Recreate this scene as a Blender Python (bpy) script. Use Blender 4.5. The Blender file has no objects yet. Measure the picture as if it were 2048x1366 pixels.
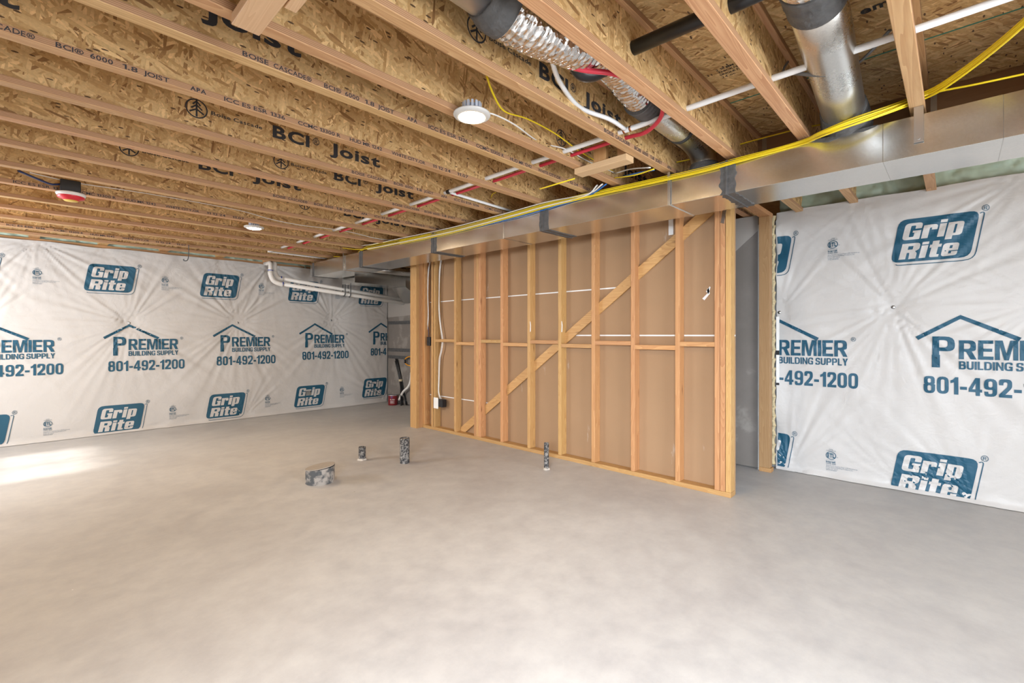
import bpy, bmesh, math, random
from mathutils import Vector, Matrix, noise
PI = math.pi
rnd = random.Random(7)
SC = bpy.context.scene
COL = SC.collection

# ------------------------------------------------------------------ camera
FPX, AZ, YH, CH = 934.17, math.radians(46.405), 669.47, 1.2343
cam_d = bpy.data.cameras.new('camera'); cam = bpy.data.objects.new('camera', cam_d); COL.objects.link(cam)
cam_d.sensor_fit = 'HORIZONTAL'; cam_d.sensor_width = 36.0
cam_d.lens = FPX * 36.0 / 2048
cam_d.shift_y = -(683 - YH) / 2048
cam_d.clip_start = 0.02
cam.location = (0, 0, CH); cam.rotation_euler = (PI / 2, 0, -AZ)
SC.camera = cam

# ------------------------------------------------------------------ world, daylight, exposure
SC.view_settings.view_transform = 'Standard'
SC.view_settings.look = 'None'
SC.view_settings.gamma = 1.0
SC.view_settings.use_curve_mapping = False
SC.view_settings.exposure = -0.02
SC.cycles.max_bounces = 5; SC.cycles.diffuse_bounces = 3; SC.cycles.glossy_bounces = 3; SC.cycles.transmission_bounces = 2; SC.cycles.transparent_max_bounces = 4
wd = bpy.data.worlds.new('sky'); SC.world = wd; wd.use_nodes = True
wd.node_tree.nodes['Background'].inputs[0].default_value = (0.80, 0.90, 1.0, 1)
wd.node_tree.nodes['Background'].inputs[1].default_value = 2.0

def area_light(name, loc, rot, sx, sy, power, color, spread=180):
    l = bpy.data.lights.new(name, 'AREA'); l.shape = 'RECTANGLE'; l.size = sx; l.size_y = sy
    l.energy = power; l.color = color; l.spread = math.radians(spread)
    o = bpy.data.objects.new(name, l); COL.objects.link(o); o.location = loc; o.rotation_euler = rot
    return o
# daylight through the windows beside the camera, plus added fill from behind
def aim(o, v): o.rotation_euler = Vector(v).to_track_quat('-Z', 'Y').to_euler()
o = area_light('daylight_window_far', (-1.66, 6.20, 1.60), (0, 0, 0), 1.2, 0.68, 100, (0.95, 0.97, 1.0)); aim(o, (1, -0.05, -0.20))
o = area_light('daylight_window_near', (-1.66, -0.75, 1.60), (0, 0, 0), 1.7, 0.72, 100, (0.78, 0.88, 1.0), 80); aim(o, (3.3, 1.75, -1.80))
o = area_light('fill_light_behind', (1.6, -2.78, 1.12), (0, 0, 0), 2.0, 1.95, 170, (0.92, 0.96, 1.0)); aim(o, (0, 1, -0.1))  # added frontal fill for the far walls, set in an unseen door opening
sun = bpy.data.lights.new('sun', 'SUN'); sun.energy = 7.0; sun.angle = math.radians(5); sun.color = (1.0, 0.97, 0.92)
so = bpy.data.objects.new('sun', sun); COL.objects.link(so)
so.rotation_euler = Vector((2.0, 0.12, -1.62)).to_track_quat('-Z', 'Y').to_euler()

# ------------------------------------------------------------------ pixel rays
FX, FY = math.sin(AZ), math.cos(AZ)
def ray(u, v):
    x = u - 1024
    return Vector((FPX * FX + x * FY, FPX * FY - x * FX, YH - v))
def PX(u, v, X): d = ray(u, v); return Vector((0, 0, CH)) + d * (X / d.x)
def PY(u, v, Y): d = ray(u, v); return Vector((0, 0, CH)) + d * (Y / d.y)
def PZ(u, v, Z): d = ray(u, v); return Vector((0, 0, CH)) + d * ((Z - CH) / d.z)

# ------------------------------------------------------------------ measured layout (metres)
HJ = 2.339                 # underside of the joists
JD = 0.302                 # joist depth
SUB = HJ + JD              # underside of the subfloor
JY = [0.111, 0.595, 0.994, 1.396, 1.793, 2.057, 2.517, 3.011, 3.499, 3.982, 4.488, 4.992, 5.497, 5.987, 6.494, 6.989, 7.406]
FW = 0.0587                # flange width
XP = 3.694                 # front of the stud wall
XD0, XD1, ZD0, ZD1 = 3.0, 3.385, 2.105, 2.300   # trunk duct
YA, XB = 7.60, 4.778       # wrapped walls
XL, YF = -1.7, -2.8        # walls beside / behind the camera
XBM = 3.595                # face of the beam

# ------------------------------------------------------------------ materials
MAT = {}
def nm(name):
    m = bpy.data.materials.new(name); m.use_nodes = True
    nt = m.node_tree; b = nt.nodes['Principled BSDF']
    MAT[name] = m
    return m, nt, b
def N(nt, t, **kw):
    n = nt.nodes.new(t)
    for k, v in kw.items():
        if k == 'ins':
            for i, val in v.items(): n.inputs[i].default_value = val
        else: setattr(n, k, v)
    return n
def L(nt, a, b): nt.links.new(a, b)
def plain(name, col, rough=0.5, metal=0.0, spec=None, bump=0.0, bscale=60, emit=None, es=0, var=0.0, vscale=8):
    m, nt, b = nm(name)
    b.inputs['Base Color'].default_value = (*col, 1); b.inputs['Roughness'].default_value = rough
    b.inputs['Metallic'].default_value = metal
    if spec is not None: b.inputs['Specular IOR Level'].default_value = spec
    if emit:
        b.inputs['Emission Color'].default_value = (*emit, 1); b.inputs['Emission Strength'].default_value = es
    if bump or var:
        tc = N(nt, 'ShaderNodeTexCoord')
        if bump:
            n = N(nt, 'ShaderNodeTexNoise', ins={'Scale': bscale, 'Detail': 3.0}); L(nt, tc.outputs['Object'], n.inputs['Vector'])
            bp = N(nt, 'ShaderNodeBump', ins={'Strength': bump, 'Distance': 0.01}); L(nt, n.outputs['Fac'], bp.inputs['Height'])
            L(nt, bp.outputs[0], b.inputs['Normal'])
        if var:
            n = N(nt, 'ShaderNodeTexNoise', ins={'Scale': vscale, 'Detail': 4.0}); L(nt, tc.outputs['Object'], n.inputs['Vector'])
            mx = N(nt, 'ShaderNodeMix', data_type='RGBA')
            mx.inputs[6].default_value = (*[c * (1 - var) for c in col], 1); mx.inputs[7].default_value = (*[min(1, c * (1 + var)) for c in col], 1)
            L(nt, n.outputs['Fac'], mx.inputs[0]); L(nt, mx.outputs[2], b.inputs['Base Color'])
    return m
def ramp(nt, stops, interp='LINEAR'):
    r = N(nt, 'ShaderNodeValToRGB'); e = r.color_ramp; e.interpolation = interp
    while len(e.elements) < len(stops): e.elements.new(0.5)
    for el, (p, c) in zip(e.elements, stops): el.position = p; el.color = (*c, 1)
    return r
def math_(nt, op, a, b=None, clamp=False):
    n = N(nt, 'ShaderNodeMath', operation=op, use_clamp=clamp)
    for i, x in enumerate((a, b)):
        if x is None: continue
        if hasattr(x, 'is_output'): L(nt, x, n.inputs[i])
        else: n.inputs[i].default_value = x
    return n.outputs[0]
def mixc(nt, fac, a, b, blend='MIX'):
    n = N(nt, 'ShaderNodeMix', data_type='RGBA', blend_type=blend)
    for i, x in ((0, fac), (6, a), (7, b)):
        if hasattr(x, 'is_output'): L(nt, x, n.inputs[i])
        elif i == 0: n.inputs[0].default_value = x
        else: n.inputs[i].default_value = (*x, 1)
    return n.outputs[2]

def osb(name, plane, light=(0.68, 0.46, 0.215), dark=(0.24, 0.115, 0.038), mid=(0.50, 0.295, 0.112), angles=None, gain=1.0):
    """strand board: layers of long thin flakes lying in many directions"""
    m, nt, b = nm(name)
    b.inputs['Roughness'].default_value = 0.62
    tc = N(nt, 'ShaderNodeTexCoord'); oi = N(nt, 'ShaderNodeObjectInfo')
    sep = N(nt, 'ShaderNodeSeparateXYZ'); L(nt, tc.outputs['Object'], sep.inputs[0])
    cmb = N(nt, 'ShaderNodeCombineXYZ')
    a, c = plane
    L(nt, sep.outputs[a], cmb.inputs[0]); L(nt, sep.outputs[c], cmb.inputs[1])
    off = math_(nt, 'MULTIPLY', oi.outputs['Random'], 37.0)
    add = N(nt, 'ShaderNodeVectorMath', operation='ADD'); L(nt, cmb.outputs[0], add.inputs[0]); L(nt, off, add.inputs[1])
    vec = add.outputs[0]
    col = None; hgt = None
    rs = random.Random(hash(name) % 1000 if False else len(name) * 13 + 5)
    angles = angles or [88, 62, 118, 40, 140, 96, 15]
    for i, ang in enumerate(angles):
        mp = N(nt, 'ShaderNodeMapping'); mp.inputs['Rotation'].default_value = (0, 0, math.radians(ang))
        mp.inputs['Location'].default_value = (i * 3.7, i * 1.3, 0)
        k = 1.0 + 0.25 * ((i * 7) % 5)
        mp.inputs['Scale'].default_value = ((7.5 * k, 38 * k, 1) if i % 2 == 0 else (12 * k, 75 * k, 1))
        # rotate first, then stretch
        rot = N(nt, 'ShaderNodeVectorRotate', rotation_type='Z_AXIS'); rot.inputs['Angle'].default_value = math.radians(ang)
        L(nt, vec, rot.inputs['Vector'])
        mp.inputs['Rotation'].default_value = (0, 0, 0)
        L(nt, rot.outputs[0], mp.inputs['Vector'])
        v = N(nt, 'ShaderNodeTexVoronoi', voronoi_dimensions='2D', feature='F1'); v.inputs['Scale'].default_value = 1.0
        L(nt, mp.outputs[0], v.inputs['Vector'])
        sc = N(nt, 'ShaderNodeSeparateColor'); L(nt, v.outputs['Color'], sc.inputs[0])
        r = ramp(nt, [(0.0, dark), (0.07, tuple(0.6 * x + 0.4 * y for x, y in zip(mid, dark))), (0.2, mid), (0.5, tuple((x + y) / 2 for x, y in zip(mid, light))), (0.85, light), (1.0, tuple(min(1, x * 1.25) for x in light))])
        L(nt, sc.outputs[0], r.inputs[0])
        if col is None: col = r.outputs[0]; hgt = sc.outputs[2]
        else:
            thr = 0.60
            d = math_(nt, 'SUBTRACT', 0.62, v.outputs['Distance'])
            mk = math_(nt, 'MULTIPLY', math_(nt, 'GREATER_THAN', sc.outputs[1], thr), math_(nt, 'GREATER_THAN', d, 0.0))
            col = mixc(nt, mk, col, r.outputs[0])
            mh = N(nt, 'ShaderNodeMix', data_type='FLOAT'); L(nt, mk, mh.inputs[0]); L(nt, hgt, mh.inputs[2]); L(nt, sc.outputs[2], mh.inputs[3]); hgt = mh.outputs[0]
    # small dark slivers between flakes
    mp = N(nt, 'ShaderNodeMapping'); mp.inputs['Scale'].default_value = (30, 95, 1); mp.inputs['Rotation'].default_value = (0, 0, 0.6); L(nt, vec, mp.inputs['Vector'])
    v = N(nt, 'ShaderNodeTexVoronoi', voronoi_dimensions='2D', feature='F1'); v.inputs['Scale'].default_value = 1.0; L(nt, mp.outputs[0], v.inputs['Vector'])
    sc = N(nt, 'ShaderNodeSeparateColor'); L(nt, v.outputs['Color'], sc.inputs[0])
    mk = math_(nt, 'MULTIPLY', math_(nt, 'GREATER_THAN', sc.outputs[0], 0.978), math_(nt, 'LESS_THAN', v.outputs['Distance'], 0.36))
    col = mixc(nt, mk, col, (0.10, 0.05, 0.02))
    n = N(nt, 'ShaderNodeTexNoise', ins={'Scale': 90.0, 'Detail': 3.0}); L(nt, vec, n.inputs['Vector'])
    g = math_(nt, 'ADD', math_(nt, 'MULTIPLY', n.outputs['Fac'], 0.5), 0.75 * gain)
    hs = N(nt, 'ShaderNodeHueSaturation'); L(nt, col, hs.inputs['Color']); L(nt, g, hs.inputs['Value'])
    L(nt, hs.outputs[0], b.inputs['Base Color'])
    bp = N(nt, 'ShaderNodeBump', ins={'Strength': 0.35, 'Distance': 0.004}); L(nt, hgt, bp.inputs['Height']); L(nt, bp.outputs[0], b.inputs['Normal'])
    return m

def lumber(name, axis, c0=(0.44, 0.21, 0.075), c1=(0.70, 0.425, 0.18), ring=26.0, vary=0.28, rough=0.55, knots=True):
    """sawn softwood, grain along the given axis"""
    m, nt, b = nm(name); b.inputs['Roughness'].default_value = rough
    tc = N(nt, 'ShaderNodeTexCoord'); oi = N(nt, 'ShaderNodeObjectInfo')
    add = N(nt, 'ShaderNodeVectorMath', operation='ADD'); L(nt, tc.outputs['Object'], add.inputs[0])
    L(nt, math_(nt, 'MULTIPLY', oi.outputs['Random'], 53.0), add.inputs[1])
    mp = N(nt, 'ShaderNodeMapping'); s = [1.0, 1.0, 1.0]; s[axis] = 0.06
    mp.inputs['Scale'].default_value = s; L(nt, add.outputs[0], mp.inputs['Vector'])
    w = N(nt, 'ShaderNodeTexNoise', ins={'Scale': 9.0, 'Detail': 2.0, 'Distortion': 0.6}); L(nt, mp.outputs[0], w.inputs['Vector'])
    rg = math_(nt, 'FRACT', math_(nt, 'MULTIPLY', w.outputs['Fac'], ring))
    f = N(nt, 'ShaderNodeTexNoise', ins={'Scale': 160.0, 'Detail': 2.0}); L(nt, mp.outputs[0], f.inputs['Vector'])
    fac = math_(nt, 'ADD', math_(nt, 'MULTIPLY', rg, 0.55), math_(nt, 'MULTIPLY', f.outputs['Fac'], 0.45))
    col = mixc(nt, fac, c1, c0)
    big = N(nt, 'ShaderNodeTexNoise', ins={'Scale': 2.2, 'Detail': 2.0}); L(nt, mp.outputs[0], big.inputs['Vector'])
    col = mixc(nt, math_(nt, 'MULTIPLY', big.outputs['Fac'], 0.5), col, tuple(x * 0.8 for x in c0), 'MIX')
    if knots:
        mk_ = N(nt, 'ShaderNodeMapping'); s = [13.0, 13.0, 13.0]; s[axis] = 3.6
        mk_.inputs['Scale'].default_value = s; L(nt, add.outputs[0], mk_.inputs['Vector'])
        v = N(nt, 'ShaderNodeTexVoronoi', feature='F1'); v.inputs['Scale'].default_value = 1.0; L(nt, mk_.outputs[0], v.inputs['Vector'])
        sc = N(nt, 'ShaderNodeSeparateColor'); L(nt, v.outputs['Color'], sc.inputs[0])
        k = math_(nt, 'MULTIPLY', math_(nt, 'GREATER_THAN', sc.outputs[0], 0.80), math_(nt, 'SUBTRACT', 1.0, math_(nt, 'MULTIPLY', v.outputs['Distance'], 5.0), True))
        col = mixc(nt, k, col, (0.20, 0.085, 0.03))
    hs = N(nt, 'ShaderNodeHueSaturation'); L(nt, col, hs.inputs['Color'])
    L(nt, math_(nt, 'ADD', math_(nt, 'MULTIPLY', oi.outputs['Random'], vary), 1.0 - vary * 0.5), hs.inputs['Value'])
    hue = math_(nt, 'ADD', math_(nt, 'MULTIPLY', math_(nt, 'FRACT', math_(nt, 'MULTIPLY', oi.outputs['Random'], 7.31)), 0.022), 0.488)
    L(nt, hue, hs.inputs['Hue'])
    L(nt, hs.outputs[0], b.inputs['Base Color'])
    bp = N(nt, 'ShaderNodeBump', ins={'Strength': 0.12, 'Distance': 0.003}); L(nt, f.outputs['Fac'], bp.inputs['Height']); L(nt, bp.outputs[0], b.inputs['Normal'])
    return m

def ply_edge(name):
    """laminated veneer edge: thin dark and light plies running along x"""
    m, nt, b = nm(name); b.inputs['Roughness'].default_value = 0.55
    tc = N(nt, 'ShaderNodeTexCoord'); oi = N(nt, 'ShaderNodeObjectInfo')
    sep = N(nt, 'ShaderNodeSeparateXYZ'); L(nt, tc.outputs['Object'], sep.inputs[0])
    mp = N(nt, 'ShaderNodeMapping'); mp.inputs['Scale'].default_value = (0.07, 1, 8); L(nt, tc.outputs['Object'], mp.inputs['Vector'])
    n = N(nt, 'ShaderNodeTexNoise', ins={'Scale': 3.0, 'Detail': 3.0}); L(nt, mp.outputs[0], n.inputs['Vector'])
    z = math_(nt, 'ADD', math_(nt, 'MULTIPLY', sep.outputs[2], 950.0), math_(nt, 'MULTIPLY', n.outputs['Fac'], 2.5))
    s = math_(nt, 'ADD', math_(nt, 'MULTIPLY', math_(nt, 'SINE', z), 0.5), 0.5)
    col = mixc(nt, s, (0.26, 0.125, 0.06), (0.52, 0.30, 0.16))
    f = N(nt, 'ShaderNodeTexNoise', ins={'Scale': 60.0, 'Detail': 3.0}); L(nt, mp.outputs[0], f.inputs['Vector'])
    col = mixc(nt, math_(nt, 'MULTIPLY', f.outputs['Fac'], 0.30), col, (0.58, 0.36, 0.20))
    L(nt, col, b.inputs['Base Color'])
    return m

osb('osb_web', (0, 2)); osb('osb_floor', (0, 1), light=(0.66, 0.46, 0.22), angles=[90, 84, 96, 70, 110, 30])
lumber('lumber_x', 0); lumber('lumber_y', 1); lumber('lumber_z', 2)
lumber('dark_lumber', 2, c0=(0.34, 0.17, 0.075), c1=(0.52, 0.31, 0.155), vary=0.06)
lumber('pale_lumber', 1, c0=(0.62, 0.40, 0.21), c1=(0.80, 0.58, 0.34), vary=0.08)
lumber('lvl_face', 0, c0=(0.46, 0.235, 0.095), c1=(0.78, 0.51, 0.265), ring=14.0, vary=0.12, knots=False)
lumber('beam_wood', 1, c0=(0.30, 0.15, 0.08), c1=(0.40, 0.21, 0.115), ring=10, vary=0.05, knots=False)
ply_edge('lvl_edge')
plain('black_ink', (0.035, 0.035, 0.04), 0.8)
plain('blue_ink', (0.008, 0.082, 0.145), 0.5)
plain('pale_ink', (0.13, 0.19, 0.25), 0.6)
plain('pex_white', (0.86, 0.86, 0.86), 0.32)
plain('pex_red', (0.62, 0.035, 0.065), 0.32)
plain('abs_black', (0.010, 0.011, 0.013), 0.30)
plain('pvc_white', (0.84, 0.81, 0.76), 0.35)
plain('purple_primer', (0.05, 0.09, 0.42), 0.5)
plain('cable_yellow', (0.83, 0.62, 0.012), 0.42)
plain('cable_white', (0.80, 0.78, 0.74), 0.45)
plain('cable_blue', (0.015, 0.13, 0.42), 0.45)
plain('cable_navy', (0.015, 0.03, 0.11), 0.45)
plain('cable_grey', (0.13, 0.135, 0.14), 0.5)
plain('mastic', (0.085, 0.084, 0.084), 0.6, bump=0.8, bscale=34, var=0.45, vscale=26)
plain('box_black', (0.012, 0.012, 0.014), 0.45)
plain('plastic_white', (0.84, 0.84, 0.83), 0.38)
plain('lamp_trim', (0.58, 0.57, 0.55), 0.4)
plain('heat_sink', (0.55, 0.60, 0.70), 0.4, 0.2)
plain('detector_red', (0.72, 0.03, 0.05), 0.35)
plain('detector_yellow', (0.80, 0.56, 0.10), 0.4)
plain('duct_silver', (0.86, 0.86, 0.87), 0.34, 1.0)
plain('steel', (0.62, 0.63, 0.64), 0.28, 1.0)
plain('copper', (0.55, 0.23, 0.11), 0.35, 0.9)
plain('dark_clip', (0.05, 0.055, 0.06), 0.5)
plain('can_red', (0.20, 0.012, 0.018), 0.35)
plain('can_steel', (0.55, 0.55, 0.56), 0.35, 0.9)
plain('can_blue', (0.06, 0.06, 0.32), 0.4)
plain('orange', (0.85, 0.36, 0.02), 0.45)
plain('tape_tan', (0.62, 0.52, 0.33), 0.6)
plain('fibreglass', (0.55, 0.45, 0.27), 0.95, bump=1.0, bscale=40, var=0.3, vscale=30)
plain('green_edge', (0.03, 0.22, 0.16), 0.7)
plain('lamp_glow', (1, 0.9, 0.75), 0.4, emit=(1.0, 0.78, 0.50), es=75.0)
plain('window_frame', (0.80, 0.80, 0.80), 0.4)
plain('plug_putty', (0.50, 0.45, 0.39), 0.9, bump=0.4, bscale=60)
plain('dusty_lid', (0.37, 0.325, 0.275), 0.9, bump=0.3, bscale=40, var=0.12, vscale=14)
plain('plaster_patch', (0.63, 0.62, 0.59), 0.9)
plain('dark_gap', (0.03, 0.02, 0.015), 0.9)

def galvanised(name, r0=0.14, r1=0.34, base=(0.70, 0.69, 0.66)):
    m, nt, b = nm(name); b.inputs['Metallic'].default_value = 1.0
    tc = N(nt, 'ShaderNodeTexCoord')
    v = N(nt, 'ShaderNodeTexVoronoi', feature='F1'); v.inputs['Scale'].default_value = 170.0; L(nt, tc.outputs['Object'], v.inputs['Vector'])
    sc = N(nt, 'ShaderNodeSeparateColor'); L(nt, v.outputs['Color'], sc.inputs[0])
    n = N(nt, 'ShaderNodeTexNoise', ins={'Scale': 5.0, 'Detail': 4.0}); L(nt, tc.outputs['Object'], n.inputs['Vector'])
    col = mixc(nt, sc.outputs[0], tuple(x * 0.95 for x in base), tuple(min(1, x * 1.04) for x in base))
    L(nt, col, b.inputs['Base Color'])
    mr = N(nt, 'ShaderNodeMapRange', ins={'From Min': 0.3, 'From Max': 0.7, 'To Min': r0, 'To Max': r1}); L(nt, n.outputs['Fac'], mr.inputs['Value'])
    rr = math_(nt, 'ADD', mr.outputs[0], math_(nt, 'MULTIPLY', sc.outputs[1], 0.03)); L(nt, rr, b.inputs['Roughness'])
    w = N(nt, 'ShaderNodeTexNoise', ins={'Scale': 2.6, 'Detail': 1.0}); L(nt, tc.outputs['Object'], w.inputs['Vector'])
    bp = N(nt, 'ShaderNodeBump', ins={'Strength': 0.06, 'Distance': 0.02}); L(nt, w.outputs['Fac'], bp.inputs['Height']); L(nt, bp.outputs[0], b.inputs['Normal'])
    return m
galvanised('galvanised', 0.19, 0.24); galvanised('galvanised_round', 0.24, 0.32)
m, nt, b = nm('foil'); b.inputs['Metallic'].default_value = 1.0; b.inputs['Roughness'].default_value = 0.11; b.inputs['Base Color'].default_value = (0.80, 0.79, 0.78, 1)
tc = N(nt, 'ShaderNodeTexCoord'); v = N(nt, 'ShaderNodeTexVoronoi', feature='F1'); v.inputs['Scale'].default_value = 38; L(nt, tc.outputs['Object'], v.inputs['Vector'])
nn = N(nt, 'ShaderNodeTexNoise', ins={'Scale': 26.0, 'Detail': 2.0}); L(nt, tc.outputs['Object'], nn.inputs['Vector'])
bp = N(nt, 'ShaderNodeBump', ins={'Strength': 0.6, 'Distance': 0.010}); L(nt, math_(nt, 'ADD', v.outputs['Distance'], nn.outputs['Fac']), bp.inputs['Height']); L(nt, bp.outputs[0], b.inputs['Normal'])

# poly wrap: thin woven white film
def wrapmat(name, col, rough):
    m, nt, b = nm(name); b.inputs['Roughness'].default_value = rough
    tc = N(nt, 'ShaderNodeTexCoord')
    n = N(nt, 'ShaderNodeTexNoise', ins={'Scale': 2.2, 'Detail': 4.0}); L(nt, tc.outputs['Object'], n.inputs['Vector'])
    c = mixc(nt, n.outputs['Fac'], tuple(x * 0.93 for x in col), tuple(min(1, x * 1.04) for x in col))
    mp = N(nt, 'ShaderNodeMapping'); mp.inputs['Scale'].default_value = (300, 300, 18); L(nt, tc.outputs['Object'], mp.inputs['Vector'])
    f = N(nt, 'ShaderNodeTexNoise', ins={'Scale': 1.0, 'Detail': 1.0}); L(nt, mp.outputs[0], f.inputs['Vector'])
    c = mixc(nt, math_(nt, 'MULTIPLY', f.outputs['Fac'], 0.16), c, tuple(x * 0.72 for x in col))
    L(nt, c, b.inputs['Base Color'])
    k = N(nt, 'ShaderNodeTexNoise', ins={'Scale': 14.0, 'Detail': 4.0, 'Distortion': 1.0}); L(nt, tc.outputs['Object'], k.inputs['Vector'])
    bp = N(nt, 'ShaderNodeBump', ins={'Strength': 0.22, 'Distance': 0.012}); L(nt, k.outputs['Fac'], bp.inputs['Height']); L(nt, bp.outputs[0], b.inputs['Normal'])
wrapmat('wrap_white', (0.60, 0.58, 0.56), 0.42)

m, nt, b = nm('concrete_floor')
tc = N(nt, 'ShaderNodeTexCoord')
n1 = N(nt, 'ShaderNodeTexNoise', ins={'Scale': 0.9, 'Detail': 8.0, 'Roughness': 0.62, 'Distortion': 0.4}); L(nt, tc.outputs['Object'], n1.inputs['Vector'])
n2 = N(nt, 'ShaderNodeTexNoise', ins={'Scale': 7.0, 'Detail': 6.0, 'Roughness': 0.7}); L(nt, tc.outputs['Object'], n2.inputs['Vector'])
n3 = N(nt, 'ShaderNodeTexNoise', ins={'Scale': 240.0, 'Detail': 2.0}); L(nt, tc.outputs['Object'], n3.inputs['Vector'])
r1 = ramp(nt, [(0.30, (0.445, 0.425, 0.415)), (0.5, (0.515, 0.50, 0.485)), (0.70, (0.57, 0.555, 0.54))]); L(nt, n1.outputs['Fac'], r1.inputs[0])
r2 = ramp(nt, [(0.32, (0.86, 0.86, 0.87)), (0.62, (1.03, 1.03, 1.02))]); L(nt, n2.outputs['Fac'], r2.inputs[0])
c = mixc(nt, 1.0, r1.outputs[0], r2.outputs[0], 'MULTIPLY')
c = mixc(nt, math_(nt, 'MULTIPLY', n3.outputs['Fac'], 0.12), c, (0.30, 0.28, 0.26))
vs = N(nt, 'ShaderNodeTexVoronoi', feature='F1'); vs.inputs['Scale'].default_value = 5.0; L(nt, tc.outputs['Object'], vs.inputs['Vector'])
scs = N(nt, 'ShaderNodeSeparateColor'); L(nt, vs.outputs['Color'], scs.inputs[0])
c = mixc(nt, math_(nt, 'MULTIPLY', math_(nt, 'LESS_THAN', vs.outputs['Distance'], 0.018), math_(nt, 'GREATER_THAN', scs.outputs[0], 0.62)), c, (0.85, 0.84, 0.82))
c = mixc(nt, math_(nt, 'MULTIPLY', math_(nt, 'LESS_THAN', vs.outputs['Distance'], 0.022), math_(nt, 'LESS_THAN', scs.outputs[0], 0.07)), c, (0.10, 0.08, 0.07))
L(nt, c, b.inputs['Base Color'])
mr = N(nt, 'ShaderNodeMapRange', ins={'From Min': 0.3, 'From Max': 0.7, 'To Min': 0.42, 'To Max': 0.60}); L(nt, n2.outputs['Fac'], mr.inputs['Value']); L(nt, mr.outputs[0], b.inputs['Roughness'])
bp = N(nt, 'ShaderNodeBump', ins={'Strength': 0.10, 'Distance': 0.01}); L(nt, n2.outputs['Fac'], bp.inputs['Height']); L(nt, bp.outputs[0], b.inputs['Normal'])

plain('concrete_wall', (0.40, 0.39, 0.37), 0.9, bump=0.4, bscale=25, var=0.15, vscale=3)
m, nt, b = nm('kraft_board'); b.inputs['Roughness'].default_value = 0.8
tc = N(nt, 'ShaderNodeTexCoord')
n1 = N(nt, 'ShaderNodeTexNoise', ins={'Scale': 1.6, 'Detail': 4.0}); L(nt, tc.outputs['Object'], n1.inputs['Vector'])
mp = N(nt, 'ShaderNodeMapping'); mp.inputs['Scale'].default_value = (1, 2.0, 70); L(nt, tc.outputs['Object'], mp.inputs['Vector'])
n2 = N(nt, 'ShaderNodeTexNoise', ins={'Scale': 1.0, 'Detail': 2.0}); L(nt, mp.outputs[0], n2.inputs['Vector'])
c = mixc(nt, n1.outputs['Fac'], (0.315, 0.19, 0.10), (0.395, 0.245, 0.135))
c = mixc(nt, math_(nt, 'MULTIPLY', n2.outputs['Fac'], 0.25), c, (0.34, 0.215, 0.12))
# rubbed joint-compound smears, tall and pale
mp2 = N(nt, 'ShaderNodeMapping'); mp2.inputs['Scale'].default_value = (1, 7.0, 1.9); L(nt, tc.outputs['Object'], mp2.inputs['Vector'])
n4 = N(nt, 'ShaderNodeTexNoise', ins={'Scale': 1.3, 'Detail': 5.0, 'Roughness': 0.65}); L(nt, mp2.outputs[0], n4.inputs['Vector'])
mr = N(nt, 'ShaderNodeMapRange', ins={'From Min': 0.66, 'From Max': 0.74, 'To Min': 0.0, 'To Max': 0.4}); L(nt, n4.outputs['Fac'], mr.inputs['Value'])
c = mixc(nt, mr.outputs[0], c, (0.62, 0.57, 0.51))
L(nt, c, b.inputs['Base Color'])
m, nt, b = nm('grey_drywall'); b.inputs['Roughness'].default_value = 0.85
tc = N(nt, 'ShaderNodeTexCoord')
n1 = N(nt, 'ShaderNodeTexNoise', ins={'Scale': 2.0, 'Detail': 5.0, 'Roughness': 0.6}); L(nt, tc.outputs['Object'], n1.inputs['Vector'])
r1 = ramp(nt, [(0.40, (0.19, 0.168, 0.148)), (0.56, (0.215, 0.19, 0.17)), (0.62, (0.29, 0.265, 0.235))]); L(nt, n1.outputs['Fac'], r1.inputs[0]); L(nt, r1.outputs[0], b.inputs['Base Color'])
plain('mud', (0.36, 0.33, 0.30), 0.85)
m, nt, b = nm('spray_foam'); b.inputs['Roughness'].default_value = 0.5
tc = N(nt, 'ShaderNodeTexCoord'); n1 = N(nt, 'ShaderNodeTexNoise', ins={'Scale': 9.0, 'Detail': 3.0}); L(nt, tc.outputs['Object'], n1.inputs['Vector'])
L(nt, mixc(nt, n1.outputs['Fac'], (0.34, 0.46, 0.36), (0.58, 0.68, 0.56)), b.inputs['Base Color'])
# dirty plastic floor pipes: dark pipe under splashed dry cement
def dirty(name, pipe, dirt, lo, hi, scale):
    m, nt, b = nm(name); b.inputs['Roughness'].default_value = 0.75
    tc = N(nt, 'ShaderNodeTexCoord'); n = N(nt, 'ShaderNodeTexNoise', ins={'Scale': scale, 'Detail': 5.0, 'Roughness': 0.6}); L(nt, tc.outputs['Object'], n.inputs['Vector'])
    mr = N(nt, 'ShaderNodeMapRange', ins={'From Min': lo, 'From Max': hi}); L(nt, n.outputs['Fac'], mr.inputs['Value'])
    L(nt, mixc(nt, mr.outputs[0], pipe, dirt), b.inputs['Base Color'])
    bp = N(nt, 'ShaderNodeBump', ins={'Strength': 0.5, 'Distance': 0.004}); L(nt, mr.outputs[0], bp.inputs['Height']); L(nt, bp.outputs[0], b.inputs['Normal'])
dirty('dirty_pipe', (0.025, 0.026, 0.03), (0.30, 0.285, 0.265), 0.44, 0.64, 55)
dirty('dirty_drum', (0.085, 0.09, 0.095), (0.36, 0.33, 0.30), 0.44, 0.54, 14)

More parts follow.
